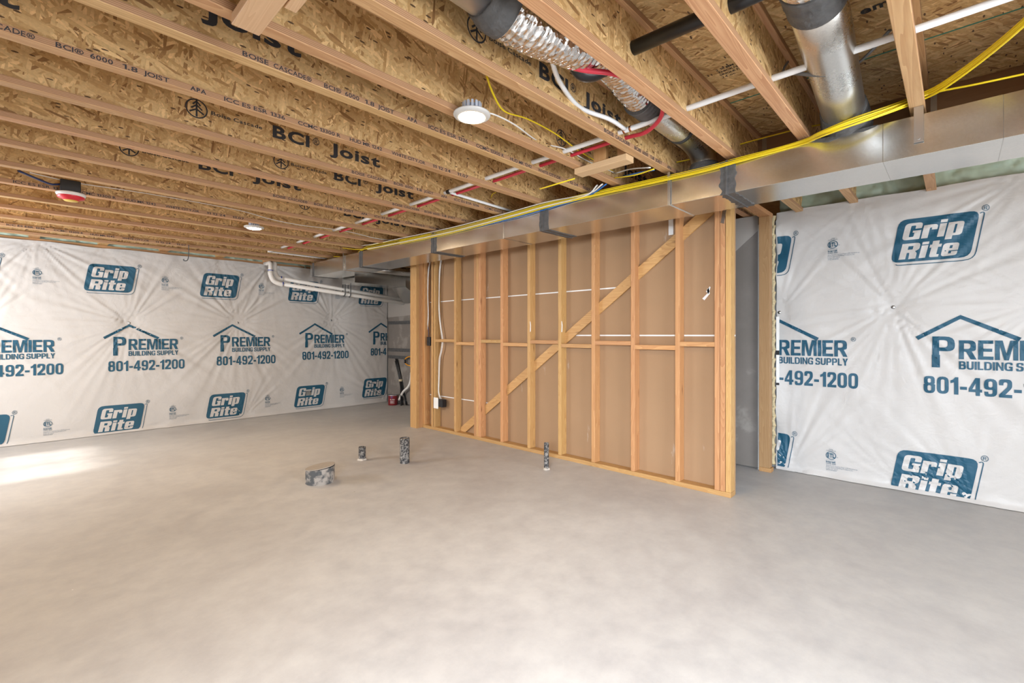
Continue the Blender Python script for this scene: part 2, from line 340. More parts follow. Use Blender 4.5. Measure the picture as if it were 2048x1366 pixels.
# ------------------------------------------------------------------ mesh helpers
def link(name, me, mat=None, parent=None, smooth=False):
    o = bpy.data.objects.new(name, me); COL.objects.link(o)
    if mat is not None and not me.materials:
        for k in (mat if isinstance(mat, (list, tuple)) else [mat]): me.materials.append(MAT[k])
    if parent is not None:
        o.parent = parent
        o.matrix_parent_inverse = Matrix.Translation(-Vector(parent.location))
    if smooth:
        for p in me.polygons: p.use_smooth = True
    return o
def tag(o, label, cat, group=None, kind=None):
    o['label'] = label; o['category'] = cat
    if group: o['group'] = group
    if kind: o['kind'] = kind
    return o
def struct(o, label, cat):
    o['kind'] = 'structure'; o['label'] = label; o['category'] = cat
    return o
def thing(name, label, cat, loc=(0, 0, 0), group=None):
    o = bpy.data.objects.new(name, None); COL.objects.link(o); o.location = loc; o.empty_display_size = 0.1
    return tag(o, label, cat, group)
def b2m(bm, name='m'):
    me = bpy.data.meshes.new(name); bm.normal_update(); bm.to_mesh(me); bm.free(); return me
def add_box(bm, x0, x1, y0, y1, z0, z1, bev=0.0, mi=0):
    vs = [bm.verts.new(p) for p in ((x0, y0, z0), (x1, y0, z0), (x1, y1, z0), (x0, y1, z0), (x0, y0, z1), (x1, y0, z1), (x1, y1, z1), (x0, y1, z1))]
    fs = [bm.faces.new([vs[i] for i in q]) for q in ((3, 2, 1, 0), (4, 5, 6, 7), (0, 1, 5, 4), (1, 2, 6, 5), (2, 3, 7, 6), (3, 0, 4, 7))]
    for f in fs: f.material_index = mi
    if bev:
        es = {e for f in fs for e in f.edges}
        bmesh.ops.bevel(bm, geom=list(es), offset=bev, segments=1, affect='EDGES')
    return fs
def box(name, x0, x1, y0, y1, z0, z1, mat, parent=None, bev=0.0):
    bm = bmesh.new(); add_box(bm, x0, x1, y0, y1, z0, z1, bev)
    return link(name, b2m(bm), mat, parent)
def sample(pts, step=0.04, tension=True):
    """Catmull-Rom through the points"""
    P = [Vector(p) for p in pts]
    if len(P) < 3: return P
    out = []
    for i in range(len(P) - 1):
        p0 = P[i - 1] if i else P[0] * 2 - P[1]; p1, p2 = P[i], P[i + 1]; p3 = P[i + 2] if i + 2 < len(P) else P[-1] * 2 - P[-2]
        n = max(2, int((p2 - p1).length / step))
        for k in range(n):
            t = k / n
            out.append(0.5 * ((2 * p1) + (p2 - p0) * t + (2 * p0 - 5 * p1 + 4 * p2 - p3) * t * t + (3 * p1 - p0 - 3 * p2 + p3) * t ** 3))
    out.append(P[-1]); return out
def add_tube(bm, path, r, seg=10, cap=True, mi=0, flat=None):
    """r: number or list; flat=(a,b) scales the two cross axes"""
    P = [Vector(p) for p in path]; rings = []
    T = [(P[min(i + 1, len(P) - 1)] - P[max(i - 1, 0)]).normalized() for i in range(len(P))]
    ref = Vector((0, 0, 1)) if abs(T[0].z) < 0.9 else Vector((1, 0, 0))
    nrm = (ref - T[0] * ref.dot(T[0])).normalized()
    fa, fb = flat or (1, 1)
    for i, p in enumerate(P):
        nrm = (nrm - T[i] * nrm.dot(T[i])).normalized(); bn = T[i].cross(nrm)
        rr = r[i] if isinstance(r, (list, tuple)) else r
        rings.append([bm.verts.new(p + nrm * (math.cos(2 * PI * k / seg) * rr * fa) + bn * (math.sin(2 * PI * k / seg) * rr * fb)) for k in range(seg)])
    for a, c in zip(rings, rings[1:]):
        for k in range(seg):
            f = bm.faces.new((a[k], a[(k + 1) % seg], c[(k + 1) % seg], c[k])); f.smooth = True; f.material_index = mi
    if cap:
        f = bm.faces.new(rings[0][::-1]); f.material_index = mi
        f = bm.faces.new(rings[-1]); f.material_index = mi
def tube(name, path, r, mat, parent=None, seg=10, cap=True, flat=None):
    bm = bmesh.new(); add_tube(bm, path, r, seg, cap, 0, flat)
    return link(name, b2m(bm), mat, parent)
def lathe(name, prof, c, mat, parent=None, seg=28, smooth=True, tilt=None):
    """prof: (radius, z) pairs about the vertical through c"""
    bm = bmesh.new(); rings = []
    for r, z in prof:
        rings.append([bm.verts.new((c[0] + r * math.cos(2 * PI * k / seg), c[1] + r * math.sin(2 * PI * k / seg), c[2] + z)) for k in range(seg)] if r > 1e-6 else [bm.verts.new((c[0], c[1], c[2] + z))])
    for a, d in zip(rings, rings[1:]):
        for k in range(seg):
            k2 = (k + 1) % seg
            q = [a[k] if len(a) > 1 else a[0], a[k2] if len(a) > 1 else None, d[k2] if len(d) > 1 else d[0], d[k] if len(d) > 1 else None]
            q = [x for x in q if x is not None]
            if len(set(q)) > 2:
                f = bm.faces.new(q); f.smooth = smooth
    bmesh.ops.recalc_face_normals(bm, faces=bm.faces)
    if tilt: bmesh.ops.rotate(bm, cent=Vector(c), matrix=tilt, verts=bm.verts)
    o = link(name, b2m(bm), mat, parent)
    return o

# ---- flat print: lettering as filled outlines in a local (s, z) plane
_tc = {}
def text_mesh(s, bold=0.0):
    key = (s, bold)
    if key not in _tc and s == '1':
        RV, _ = text_mesh('H', bold); hh = max(v[1] for v in RV)
        w = 0.11 + 2 * bold; q = [(.16, 0), (.16 + w, 0), (.16 + w, hh), (.18, hh), (0, hh * .82), (0, hh * .68), (.16, hh * .80)]
        _tc[key] = ([(x, y) for x, y in q], [(0, 1, 2, 3, 6), (3, 4, 5, 6)])
    if key not in _tc:
        cu = bpy.data.curves.new('t', 'FONT'); cu.body = s; cu.offset = bold; cu.resolution_u = 3; cu.fill_mode = 'FRONT'
        ob = bpy.data.objects.new('t', cu); me = bpy.data.meshes.new_from_object(ob)
        V = [(v.co.x, v.co.y) for v in me.vertices]; F = [tuple(p.vertices) for p in me.polygons]
        bpy.data.objects.remove(ob); bpy.data.meshes.remove(me); bpy.data.curves.remove(cu)
        _tc[key] = (V, F)
    return _tc[key]
def add_flat(bm, V, F, mi, d=0.0):
    vs = [bm.verts.new((x, d, z)) for x, z in V]
    for q in F:
        try: f = bm.faces.new([vs[i] for i in q]); f.material_index = mi
        except ValueError: pass
def fit(V, x0, x1, z0, z1, shear=0.0):
    ax, bx_ = min(v[0] for v in V), max(v[0] for v in V); ay, by = min(v[1] for v in V), max(v[1] for v in V)
    out = []
    for x, y in V:
        t = (y - ay) / (by - ay or 1)
        out.append((x0 + (x - ax) / (bx_ - ax or 1) * (x1 - x0) + shear * t * (z1 - z0), z0 + t * (z1 - z0)))
    return out
def add_text(bm, s, x0, x1, z0, z1, mi=0, bold=0.0, d=0.0, shear=0.0, gap=0.075):
    """letters set one by one with even gaps, so heavy strokes never run together; z0..z1 is baseline to cap height"""
    if len(s) == 1:
        V, F = text_mesh(s, bold); add_flat(bm, fit(V, x0, x1, z0, z1, shear), F, mi, d); return
    RV, _ = text_mesh('H', bold); b0, b1 = min(v[1] for v in RV), max(v[1] for v in RV)
    x = 0.0; parts = []
    for ch in s:
        if ch == ' ': x += 0.26; continue
        V, F = text_mesh(ch, bold); a0, a1 = min(v[0] for v in V), max(v[0] for v in V)
        parts.append(([(x + vx - a0, vy) for vx, vy in V], F)); x += a1 - a0 + gap
    x -= gap; k = (x1 - x0) / x; kz = (z1 - z0) / (b1 - b0)
    for V, F in parts: add_flat(bm, [(x0 + vx * k, z0 + (vy - b0) * kz) for vx, vy in V], F, mi, d)
def rounded(pts):
    out = []
    n = len(pts)
    for i, p in enumerate(pts):
        r = p[2] if len(p) > 2 else 0
        if not r: out.append((p[0], p[1])); continue
        a, b, c = Vector(pts[i - 1][:2]), Vector(p[:2]), Vector(pts[(i + 1) % n][:2])
        u, w = (a - b), (c - b); r = min(r, u.length * 0.49, w.length * 0.49); u.normalize(); w.normalize()
        for k in range(5):
            t = k / 4; q = (b + u * r) * (1 - t) ** 2 + b * 2 * t * (1 - t) + (b + w * r) * t * t
            out.append((q.x, q.y))
    return out
def fill_mesh(loops):
    cu = bpy.data.curves.new('p', 'CURVE'); cu.dimensions = '2D'; cu.fill_mode = 'FRONT'
    for lp in loops:
        sp = cu.splines.new('POLY'); sp.points.add(len(lp) - 1); sp.use_cyclic_u = True
        for pt, (x, y) in zip(sp.points, lp): pt.co = (x, y, 0, 1)
    ob = bpy.data.objects.new('p', cu); me = bpy.data.meshes.new_from_object(ob)
    V = [(v.co.x, v.co.y) for v in me.vertices]; F = [tuple(p.vertices) for p in me.polygons]
    bpy.data.objects.remove(ob); bpy.data.meshes.remove(me); bpy.data.curves.remove(cu)
    return V, F
GL = {
 'G': (0.74, [[(.74, .64), (.74, 1, .2), (0, 1, .2), (0, 0, .2), (.74, 0, .04), (.74, .53), (.39, .53), (.39, .41), (.47, .41), (.47, .16, .05), (.27, .16, .05), (.27, .84, .05), (.47, .84, .05), (.47, .64)]]),
 'r': (0.58, [[(0, 0), (.27, 0), (.27, .60, .06), (.36, .60), (.36, .48), (.58, .48), (.58, .78, .16), (0, .78)]]),
 'i': (0.27, [[(0, 0), (.27, 0), (.27, .78), (0, .78)], [(0, .84), (.27, .84), (.27, 1), (0, 1)]]),
 'p': (0.62, [[(0, -.2), (.27, -.2), (.27, 0), (.62, 0, .16), (.62, .78, .16), (0, .78)], [(.27, .14), (.36, .14), (.36, .64), (.27, .64)]]),
 'R': (0.78, [[(0, 0), (.29, 0), (.29, .40), (.40, .40, .04), (.42, 0), (.72, 0), (.72, .34, .06), (.62, .47, .03), (.78, .58, .10), (.78, 1, .22), (0, 1)], [(.29, .60), (.50, .60, .03), (.50, .82, .03), (.29, .82)]]),
 't': (0.47, [[(.08, 0, .1), (.45, 0), (.45, .16), (.35, .16), (.35, .6), (.47, .6), (.47, .78), (.35, .78), (.35, 1), (.08, 1), (.08, .78), (0, .78), (0, .6), (.08, .6)]]),
 'e': (0.62, [[(0, 0, .16), (.62, 0, .16), (.62, .26), (.38, .26), (.38, .14), (.27, .14), (.27, .32), (.62, .32), (.62, .78, .16), (0, .78, .16)], [(.27, .46), (.38, .46), (.38, .64), (.27, .64)]]),
}
BG = {
 'I': [[(0, 0), (.21, 0), (.21, 1), (0, 1)]],
 'L': [[(0, 0), (.56, 0), (.56, .17), (.21, .17), (.21, 1), (0, 1)]],
 'E': [[(0, 0), (.62, 0), (.62, .17), (.21, .17), (.21, .42), (.57, .42), (.57, .58), (.21, .58), (.21, .83), (.61, .83), (.61, 1), (0, 1)]],
 'M': [[(0, 0), (.19, 0), (.19, .76), (.36, 0), (.54, 0), (.71, .76), (.71, 0), (.90, 0), (.90, 1), (.60, 1), (.45, .32), (.30, 1), (0, 1)]],
 'N': [[(0, 0), (.19, 0), (.19, .68), (.52, 0), (.72, 0), (.72, 1), (.53, 1), (.53, .33), (.20, 1), (0, 1)]],
 'P': [[(0, 0), (.21, 0), (.21, .36), (.68, .36, .30), (.68, 1, .30), (0, 1)], [(.21, .52), (.47, .52, .15), (.47, .84, .15), (.21, .84)]],
 'R': [[(0, 0), (.21, 0), (.21, .40), (.30, .40, .06), (.50, 0), (.74, 0), (.54, .42), (.71, .47, .14), (.71, 1, .26), (0, 1)], [(.21, .55), (.49, .55, .13), (.49, .84, .13), (.21, .84)]],
 'B': [[(0, 0), (.70, 0, .25), (.70, .53, .2), (.60, .54, .04), (.66, .58, .1), (.66, 1, .22), (0, 1)], [(.21, .16), (.49, .16, .12), (.49, .43, .12), (.21, .43)], [(.21, .60), (.45, .60, .1), (.45, .84, .1), (.21, .84)]],
 'D': [[(0, 0), (.72, 0, .4), (.72, 1, .4), (0, 1)], [(.21, .17), (.51, .17, .25), (.51, .83, .25), (.21, .83)]],
 'U': [[(0, 1), (0, 0, .3), (.70, 0, .3), (.70, 1), (.49, 1), (.49, .17, .14), (.21, .17, .14), (.21, 1)]],
 'Y': [[(.24, 0), (.45, 0), (.45, .4), (.70, 1), (.46, 1), (.345, .62), (.23, 1), (-.02, 1), (.24, .4)]],
 'G': [[(.53, .68), (.74, .68), (.72, 1, .34), (0, 1, .36), (0, 0, .36), (.74, 0, .1), (.74, .53), (.40, .53), (.40, .37), (.54, .37), (.54, .2, .05), (.21, .16, .2), (.21, .84, .2), (.53, .84, .14)]],
 'S': [[(0, .31), (0, 0, .28), (.66, 0, .28), (.66, .55, .2), (.22, .62, .06), (.22, .84, .1), (.44, .84, .1), (.44, .70), (.64, .70), (.64, 1, .28), (.02, 1, .28), (.02, .47, .2), (.45, .40, .06), (.45, .15, .1), (.21, .15, .1), (.21, .31)]],
 '0': [[(0, 0, .3), (.60, 0, .3), (.60, 1, .3), (0, 1, .3)], [(.20, .16, .12), (.40, .16, .12), (.40, .84, .12), (.20, .84, .12)]],
 '1': [[(.18, 0), (.39, 0), (.39, 1), (.23, 1), (.14, .86), (0, .80), (0, .64), (.18, .70)]],
 '2': [[(0, 0), (.58, 0), (.58, .17), (.28, .17), (.58, .55, .12), (.58, 1, .3), (0, 1, .3), (0, .67), (.19, .67), (.20, .84, .1), (.38, .84, .1), (.38, .60, .12), (0, .15)]],
 '4': [[(.33, 0), (.53, 0), (.53, .20), (.63, .20), (.63, .36), (.53, .36), (.53, 1), (.32, 1), (0, .37), (0, .20), (.33, .20)], [(.17, .36), (.33, .36), (.33, .70)]],
 '8': [[(0, 0, .28), (.60, 0, .28), (.60, .52, .2), (.52, .545, .02), (.58, .57, .12), (.58, 1, .26), (.02, 1, .26), (.02, .57, .12), (.08, .545, .02), (0, .52, .2)], [(.20, .14, .1), (.40, .14, .1), (.40, .46, .1), (.20, .46, .1)], [(.21, .61, .09), (.39, .61, .09), (.39, .86, .09), (.21, .86, .09)]],
 '9': [[(.02, .27), (.03, 0, .26), (.60, 0, .3), (.60, 1, .3), (0, 1, .3), (0, .38, .28), (.40, .38, .04), (.40, .15, .1), (.20, .15, .08), (.20, .27)], [(.20, .52, .1), (.40, .52, .1), (.40, .85, .1), (.20, .85, .1)]],
 '-': [[(0, .30), (.33, .30), (.33, .47), (0, .47)]],
}
BGM = {k: fill_mesh([rounded(l) for l in loops]) for k, loops in BG.items()}
def block(bm, s, x0, x1, z0, z1, mi=0, gap=0.085, d=0.0):
    """heavy sans lettering stretched into the given box"""
    x = 0.0; parts = []
    for ch in s:
        if ch == ' ': x += 0.24; continue
        V, F = BGM[ch]; w = max(v[0] for v in V)
        parts.append(([(x + a, c) for a, c in V], F)); x += w + gap
    k = (x1 - x0) / (x - gap)
    for V, F in parts: add_flat(bm, [(x0 + a * k, z0 + c * (z1 - z0)) for a, c in V], F, mi, d)
GLM = {k: (w, *fill_mesh([rounded(l) for l in loops])) for k, (w, loops) in GL.items()}
def word(bm, s, x0, z0, hgt, mi, d, shear=0.18, xs=1.0, gap=0.07):
    x = 0
    for ch in s:
        w, V, F = GLM[ch]
        add_flat(bm, [(x0 + (x + vx + shear * vy) * hgt * xs, z0 + vy * hgt) for vx, vy in V], F, mi, d)
        x += w + gap
def ring(bm, cx, cz, r0, r1, mi, d, n=24, sx=1.0):
    a = [bm.verts.new((cx + sx * r0 * math.cos(2 * PI * k / n), d, cz + r0 * math.sin(2 * PI * k / n))) for k in range(n)]
    c = [bm.verts.new((cx + sx * r1 * math.cos(2 * PI * k / n), d, cz + r1 * math.sin(2 * PI * k / n))) for k in range(n)]
    for k in range(n):
        f = bm.faces.new((a[k], a[(k + 1) % n], c[(k + 1) % n], c[k])); f.material_index = mi
def poly(bm, pts, mi, d):
    f = bm.faces.new([bm.verts.new((x, d, z)) for x, z in pts]); f.material_index = mi
def strip(bm, pts, w, mi, d, closed=False):
    n = len(pts); P = [Vector(p) for p in pts]; off = []
    for i in range(n):
        a = P[i - 1] if (i or closed) else P[i]; c = P[(i + 1) % n] if (i < n - 1 or closed) else P[i]
        t = (c - a).normalized(); nn = Vector((-t.y, t.x)); off.append((P[i] + nn * w / 2, P[i] - nn * w / 2))
    for i in range(n if closed else n - 1):
        p, q = off[i], off[(i + 1) % n]
        poly(bm, [p[0], q[0], q[1], p[1]], mi, d)

# ================================================================== THE SETTING
fl = box('floor', -2.0, 5.3, -3.1, 7.9, -0.10, 0.0, 'concrete_floor')
struct(fl, 'smooth pale grey concrete slab floor of the unfinished basement', 'floor')

ce = bpy.data.objects.new('ceiling', None); COL.objects.link(ce); ce.location = (1, 2.5, SUB)
struct(ce, 'underside of the strand board subfloor above the joists', 'ceiling')
xs = [-1.91, -0.69, 0.53, 1.75, 2.97, 4.19, 5.25]
for i in range(len(xs) - 1):
    y = -3.0 - (0.61 if i % 2 else 0)
    while y < 7.85:
        y1 = min(y + 2.44, 7.85)
        box('subfloor_panel', xs[i] + 0.0015, xs[i + 1] - 0.0015, max(y, -3.0) + 0.001, y1 - 0.001, SUB, SUB + 0.018, 'osb_floor', ce)
        y += 2.44
    if i: box('panel_edge', xs[i] - 0.005, xs[i] + 0.005, -3.0, 7.85, SUB - 0.001, SUB + 0.016, 'green_edge', ce)
box('leak_blocker', -1.91, 5.25, -3.0, 7.85, SUB + 0.0185, SUB + 0.04, 'lumber_x', ce)  # unseen slab added to block sky light leaking through the panel gaps
def ink_plate(name, build, parent, mat='black_ink', mtx=None):
    bm = bmesh.new(); build(bm)
    bm.transform(mtx)
    o = link(name, b2m(bm), mat, parent); o['kind'] = 'stuff'
    return o
# print on the underside of the subfloor (read looking up)
def up_mtx(x, y, z, rot):   # local s -> rotated in plan, local z -> plan, facing down
    a = Vector((math.cos(rot), math.sin(rot), 0)); c = Vector((math.sin(rot), -math.cos(rot), 0))
    return Matrix(((a.x, 0, c.x, x), (a.y, 0, c.y, y), (0, -1, 0, z), (0, 0, 0, 1)))
p = PZ(1722, 30, SUB)
ink_plate('panel_print', lambda bm: add_text(bm, 'em', 0, 0.10, 0, 0.055, bold=0.03), ce, mtx=up_mtx(p.x, p.y, SUB - 0.0015, -PI / 2 + 0.0))
def small_print(bm):
    for k, s in enumerate(('2 18 MM 3W', 'THICKNESS 0.7', 'SINGLE FLOOR', '24 oc')):
        add_text(bm, s, 0, 0.014 * len(s), -k * 0.030, -k * 0.030 + 0.019, bold=0.01)
p = PZ(1398, 142, SUB)
ink_plate('panel_print', small_print, ce, mtx=up_mtx(2.56, 0.93, SUB - 0.0015, -PI / 2))

# --- concrete walls, sill, rim
wb = bpy.data.objects.new('wall_back', None); COL.objects.link(wb); wb.location = (1, 7.75, 0)
struct(wb, 'concrete foundation wall behind the printed white wrap, at the back', 'wall')
box('foundation', -1.9, 5.1, 7.66, 7.86, 0, 2.30, 'concrete_wall', wb)
box('sill_plate', -1.9, 5.1, 7.645, 7.78, 2.30, HJ - 0.001, 'lumber_x', wb)
box('rim_board', -1.9, 5.1, 7.80, 7.83, HJ, SUB, 'lumber_x', wb)
wr = bpy.data.objects.new('wall_right', None); COL.objects.link(wr); wr.location = (4.95, 1, 0)
struct(wr, 'concrete foundation wall behind the printed wrap beyond the duct', 'wall')
box('foundation', 4.87, 5.07, -3.0, 7.66, 0, 2.30, 'concrete_wall', wr)
box('sill_plate', 4.83, 4.97, -3.0, 7.60, 2.30, HJ - 0.001, 'lumber_y', wr)
box('rim_board', 5.02, 5.06, -3.0, 7.80, HJ, SUB, 'lumber_y', wr)

# --- walls beside and behind the camera with their window openings
def wall_open(name, axis, pos, a0, a1, z1, holes, label):
    root = bpy.data.objects.new(name, None); COL.objects.link(root)
    root.location = (pos, (a0 + a1) / 2, 0) if axis == 'x' else ((a0 + a1) / 2, pos, 0)
    struct(root, label, 'wall')
    def bb(b0, b1, c0, c1):
        if b1 - b0 < 1e-4 or c1 - c0 < 1e-4: return
        if axis == 'x': box('panel', pos - 0.2, pos, b0, b1, c0, c1, 'wrap_white', root)
        else: box('panel', b0, b1, pos - 0.2, pos, c0, c1, 'wrap_white', root)
    cur = a0
    for h0, h1, c0, c1 in holes:
        bb(cur, h0, 0, z1); bb(h0, h1, 0, c0); bb(h0, h1, c1, z1); cur = h1
    bb(cur, a1, 0, z1)
    return root
WL = [(-1.65, 0.15, 1.22, 1.98), (5.55, 6.85, 1.24, 1.96)]
WF = [(0.55, 2.65, 0.06, 2.10)]  # unseen patio door opening, added to hold the frontal fill light
wall_open('wall_left', 'x', XL, -3.0, 7.66, SUB, WL, 'white wrapped foundation wall with two high window openings beside the camera')
wall_open('wall_front', 'y', YF, -1.9, 5.07, SUB, WF, 'white wrapped wall with an added patio door opening behind the camera')
m, nt, b = nm('pane')
for n_ in list(nt.nodes):
    if n_.type != 'OUTPUT_MATERIAL': nt.nodes.remove(n_)
tr = N(nt, 'ShaderNodeBsdfTransparent'); gl = N(nt, 'ShaderNodeBsdfGlossy'); gl.inputs['Roughness'].default_value = 0.02
mx = N(nt, 'ShaderNodeMixShader'); mx.inputs[0].default_value = 0.08
L(nt, tr.outputs[0], mx.inputs[1]); L(nt, gl.outputs[0], mx.inputs[2]); L(nt, mx.outputs[0], nt.nodes['Material Output'].inputs['Surface'])
k = 0
for axis, pos, hs in (('x', XL, WL), ('y', YF, WF)):
    for a0, a1, z0, z1 in hs:
        k += 1
        w = bpy.data.objects.new('window_%d' % k if axis == 'x' else 'added_door_1', None); COL.objects.link(w)
        w.location = (pos - 0.1, (a0 + a1) / 2, z0) if axis == 'x' else ((a0 + a1) / 2, pos - 0.1, z0)
        struct(w, ('white framed high basement window %s beside the camera' % ('just' if k == 1 else 'far along the wall')) if axis == 'x' else 'added unseen white framed glass patio door behind the camera', 'window' if axis == 'x' else 'door')
        def wbx(nm_, b0, b1, c0, c1, d0, d1, mat):
            if axis == 'x': box(nm_, pos - 0.1 - d1, pos - 0.1 - d0, b0, b1, c0, c1, mat, w)
            else: box(nm_, b0, b1, pos - 0.1 - d1, pos - 0.1 - d0, c0, c1, mat, w)
        t = 0.05; mid = (a0 + a1) / 2
        wbx('frame_rail', a0, a1, z0, z0 + t, 0, 0.06, 'window_frame'); wbx('frame_rail', a0, a1, z1 - t, z1, 0, 0.06, 'window_frame')
        for q in (a0, mid - t / 2, a1 - t): wbx('frame_stile', q, q + t, z0 + t, z1 - t, 0, 0.06, 'window_frame')
        wbx('pane', a0 + t, mid - t / 2, z0 + t, z1 - t, 0.028, 0.032, 'pane'); wbx('pane', mid + t / 2, a1 - t, z0 + t, z1 - t, 0.028, 0.032, 'pane')

# --- beam over the stud wall
bm_o = thing('support_beam', 'reddish brown laminated beam above the duct that the joists hang from', 'beam', (3.69, 2.3, HJ))
box('ply', XBM, XBM + 0.045, -2.8, 7.60, HJ, SUB - 0.002, 'beam_wood', bm_o)
box('ply', XBM + 0.046, XBM + 0.091, -2.8, 7.60, HJ, SUB - 0.002, 'beam_wood', bm_o)
box('ply', XBM + 0.092, XBM + 0.137, -2.8, 7.60, HJ, SUB - 0.002, 'beam_wood', bm_o)
box('ply', XBM + 0.138, XBM + 0.183, -2.8, 7.60, HJ, SUB - 0.002, 'beam_wood', bm_o)

# --- framed stud wall
ZT = HJ - 0.001
sw = bpy.data.objects.new('wall_partition', None); COL.objects.link(sw); sw.location = (XP, 3.3, 0)
struct(sw, 'open framed stud wall backed with brown paper faced drywall under the duct', 'wall')
X1 = XP + 0.089
def stud(y0, y1, x0=XP, x1=X1, z0=0.038, z1=ZT - 0.076, name='stud'):
    return box(name, x0, x1, y0, y1, z0, z1, 'lumber_z', sw, bev=0.002)
def yat(u): return PX(u, 850, XP).y
stud_cols = [(845.2, 849.3), (861.8, 866.4), (866.4, 871.0), (908, 911.9), (947.8, 952.2), (952.2, 956.6), (956.6, 961.2), (1000.4, 1005.6), (1054.5, 1060), (1116, 1122.3), (1182.6, 1189.4), (1262, 1268.6), (1350.4, 1359), (1428.6, 1439.3), (1439.3, 1450.4), (1450.4, 1462)]
ys = []
for u0, u1 in stud_cols:
    y1, y0 = yat(u0), yat(u1); c = (y0 + y1) / 2
    ys.append(c); stud(c - 0.0188, c + 0.0188)
# bottom plate, top plates
YE0, YE1 = ys[-1] - 0.021, 5.155
box('bottom_plate', XP - 0.004, X1, YE0, YE1, 0, 0.038, 'lumber_y', sw, bev=0.002)
box('top_plate', XP, X1, YE0, YE1, ZT - 0.076, ZT - 0.038, 'lumber_y', sw, bev=0.002)
box('top_plate', XP, X1, YE0, YE1, ZT - 0.038, ZT, 'lumber_y', sw, bev=0.002)
# wider post at the far end (end of the cross wall)
for k, (y0, y1) in enumerate(((5.157, 5.295),)):
    box('end_post', 3.587, 3.630, y0, y1, 0, ZT, 'lumber_z', sw, bev=0.002)
    box('end_post', 3.631, 3.668, y0, y1, 0, ZT, 'lumber_z', sw, bev=0.002)
    box('end_post', 3.669, 3.706, y0, y1, 0, ZT, 'lumber_z', sw, bev=0.002)
# blocking, alternately high and low
bays = [(2, 3, 1), (3, 4, 0), (6, 7, 1), (7, 8, 0), (8, 9, 1), (9, 10, 0), (10, 11, 1), (11, 12, 0), (12, 13, 1)]
for a, c, hi in bays:
    z0 = 1.140 if hi else 1.108
    box('blocking', XP + 0.001, X1 - 0.004, ys[c] + 0.019, ys[a] - 0.019, z0, z0 + 0.038, 'lumber_y', sw, bev=0.002)
# diagonal let-in brace: visible between the studs, at the back of the cavity
b0, b1 = Vector((4.50, 0.0)), Vector((1.30, 2.31)); 
d = (b1 - b0).normalized(); nrm = Vector((-d.y, d.x)) * 0.0445
bm = bmesh.new()
q = [b0 + nrm, b0 - nrm, b1 - nrm, b1 + nrm]
fr = [bm.verts.new((X1 - 0.022, p.x, p.y)) for p in q]; bk = [bm.verts.new((X1 - 0.003, p.x, p.y)) for p in q]
bm.faces.new(fr); bm.faces.new(bk[::-1])
for i in range(4): bm.faces.new((fr[i], fr[(i + 1) % 4], bk[(i + 1) % 4], bk[i]))
bmesh.ops.bisect_plane(bm, geom=bm.verts[:] + bm.edges[:] + bm.faces[:], plane_co=(0, 0, 0.039), plane_no=(0, 0, -1), clear_outer=True)
bmesh.ops.recalc_face_normals(bm, faces=bm.faces)
link('diagonal_brace', b2m(bm), 'lumber_y', sw)
# drywall sheets seen from behind, with pale joints between them
def sheet(y0, y1, z0, z1, above):
    bm = bmesh.new(); add_box(bm, X1 + 0.001, X1 + 0.0137, y0, y1, z0, z1)
    no = Vector((0, nrm.x, nrm.y)).normalized(); no = no if no.z < 0 else -no      # points below the diagonal
    bmesh.ops.bisect_plane(bm, geom=bm.verts[:] + bm.edges[:] + bm.faces[:], plane_co=(0, b0.x, b0.y), plane_no=no if above else -no, clear_outer=True)
    ed = [e for e in bm.edges if e.is_boundary]
    if ed: bmesh.ops.contextual_create(bm, geom=ed)
    if bm.faces: link('drywall_sheet', b2m(bm), 'kraft_board', sw)
sheet(YE0, 5.15, 0.006, 0.425, True); sheet(YE0, 5.15, 0.437, 1.662, True); sheet(YE0, 5.15, 1.674, ZT, True)
sheet(YE0, 5.15, 0.006, 1.222, False); sheet(YE0, 5.15, 1.234, ZT, False)
box('joint_tape', X1 + 0.004, X1 + 0.012, 3.88, 5.15, 0.425, 0.437, 'plastic_white', sw)
box('joint_tape', X1 + 0.004, X1 + 0.012, 2.20, 5.15, 1.662, 1.674, 'plastic_white', sw)
box('joint_tape', X1 + 0.004, X1 + 0.012, YE0, 2.80, 1.222, 1.234, 'plastic_white', sw)
# torn white paper scrap and paper labels left on the framing
p = PX(1412, 588, X1 - 0.001)
bm = bmesh.new()
for pts in ([(-.030, -.035), (-.012, -.05), (.03, .0), (.022, .045), (.008, .04), (.012, .005)], [(.0, .02), (.03, .06), (.036, .05), (.02, .0)]):
    poly(bm, [(x, z) for x, z in pts], 0, 0)
bm.transform(Matrix(((0, 1, 0, X1 - 0.0015), (-1, 0, 0, p.y), (0, 0, 1, p.z), (0, 0, 0, 1))))
o = link('paper_scrap', b2m(bm), 'plastic_white', sw)
p = PX(1342, 452, XP + 0.02)
box('grade_label', X1 - 0.004, X1 - 0.002, PX(1347, 452, X1).y, PX(1337.5, 452, X1).y, PX(1342, 470, X1).z, PX(1342, 438, X1).z, 'plastic_white', sw)
for u, v in ((1061, 652), (1124, 652)):
    p = PX(u, v, XP)
    bm = bmesh.new(); poly(bm, [(-.006, .045), (.0, .05), (.007, .01), (.004, -.06), (-.006, -.06), (-.003, .0)], 0, 0)
    bm.transform(Matrix(((0, 1, 0, XP - 0.0015), (-1, 0, 0, p.y), (0, 0, 1, p.z), (0, 0, 0, 1))))
    link('paper_scrap', b2m(bm), 'plastic_white', sw)
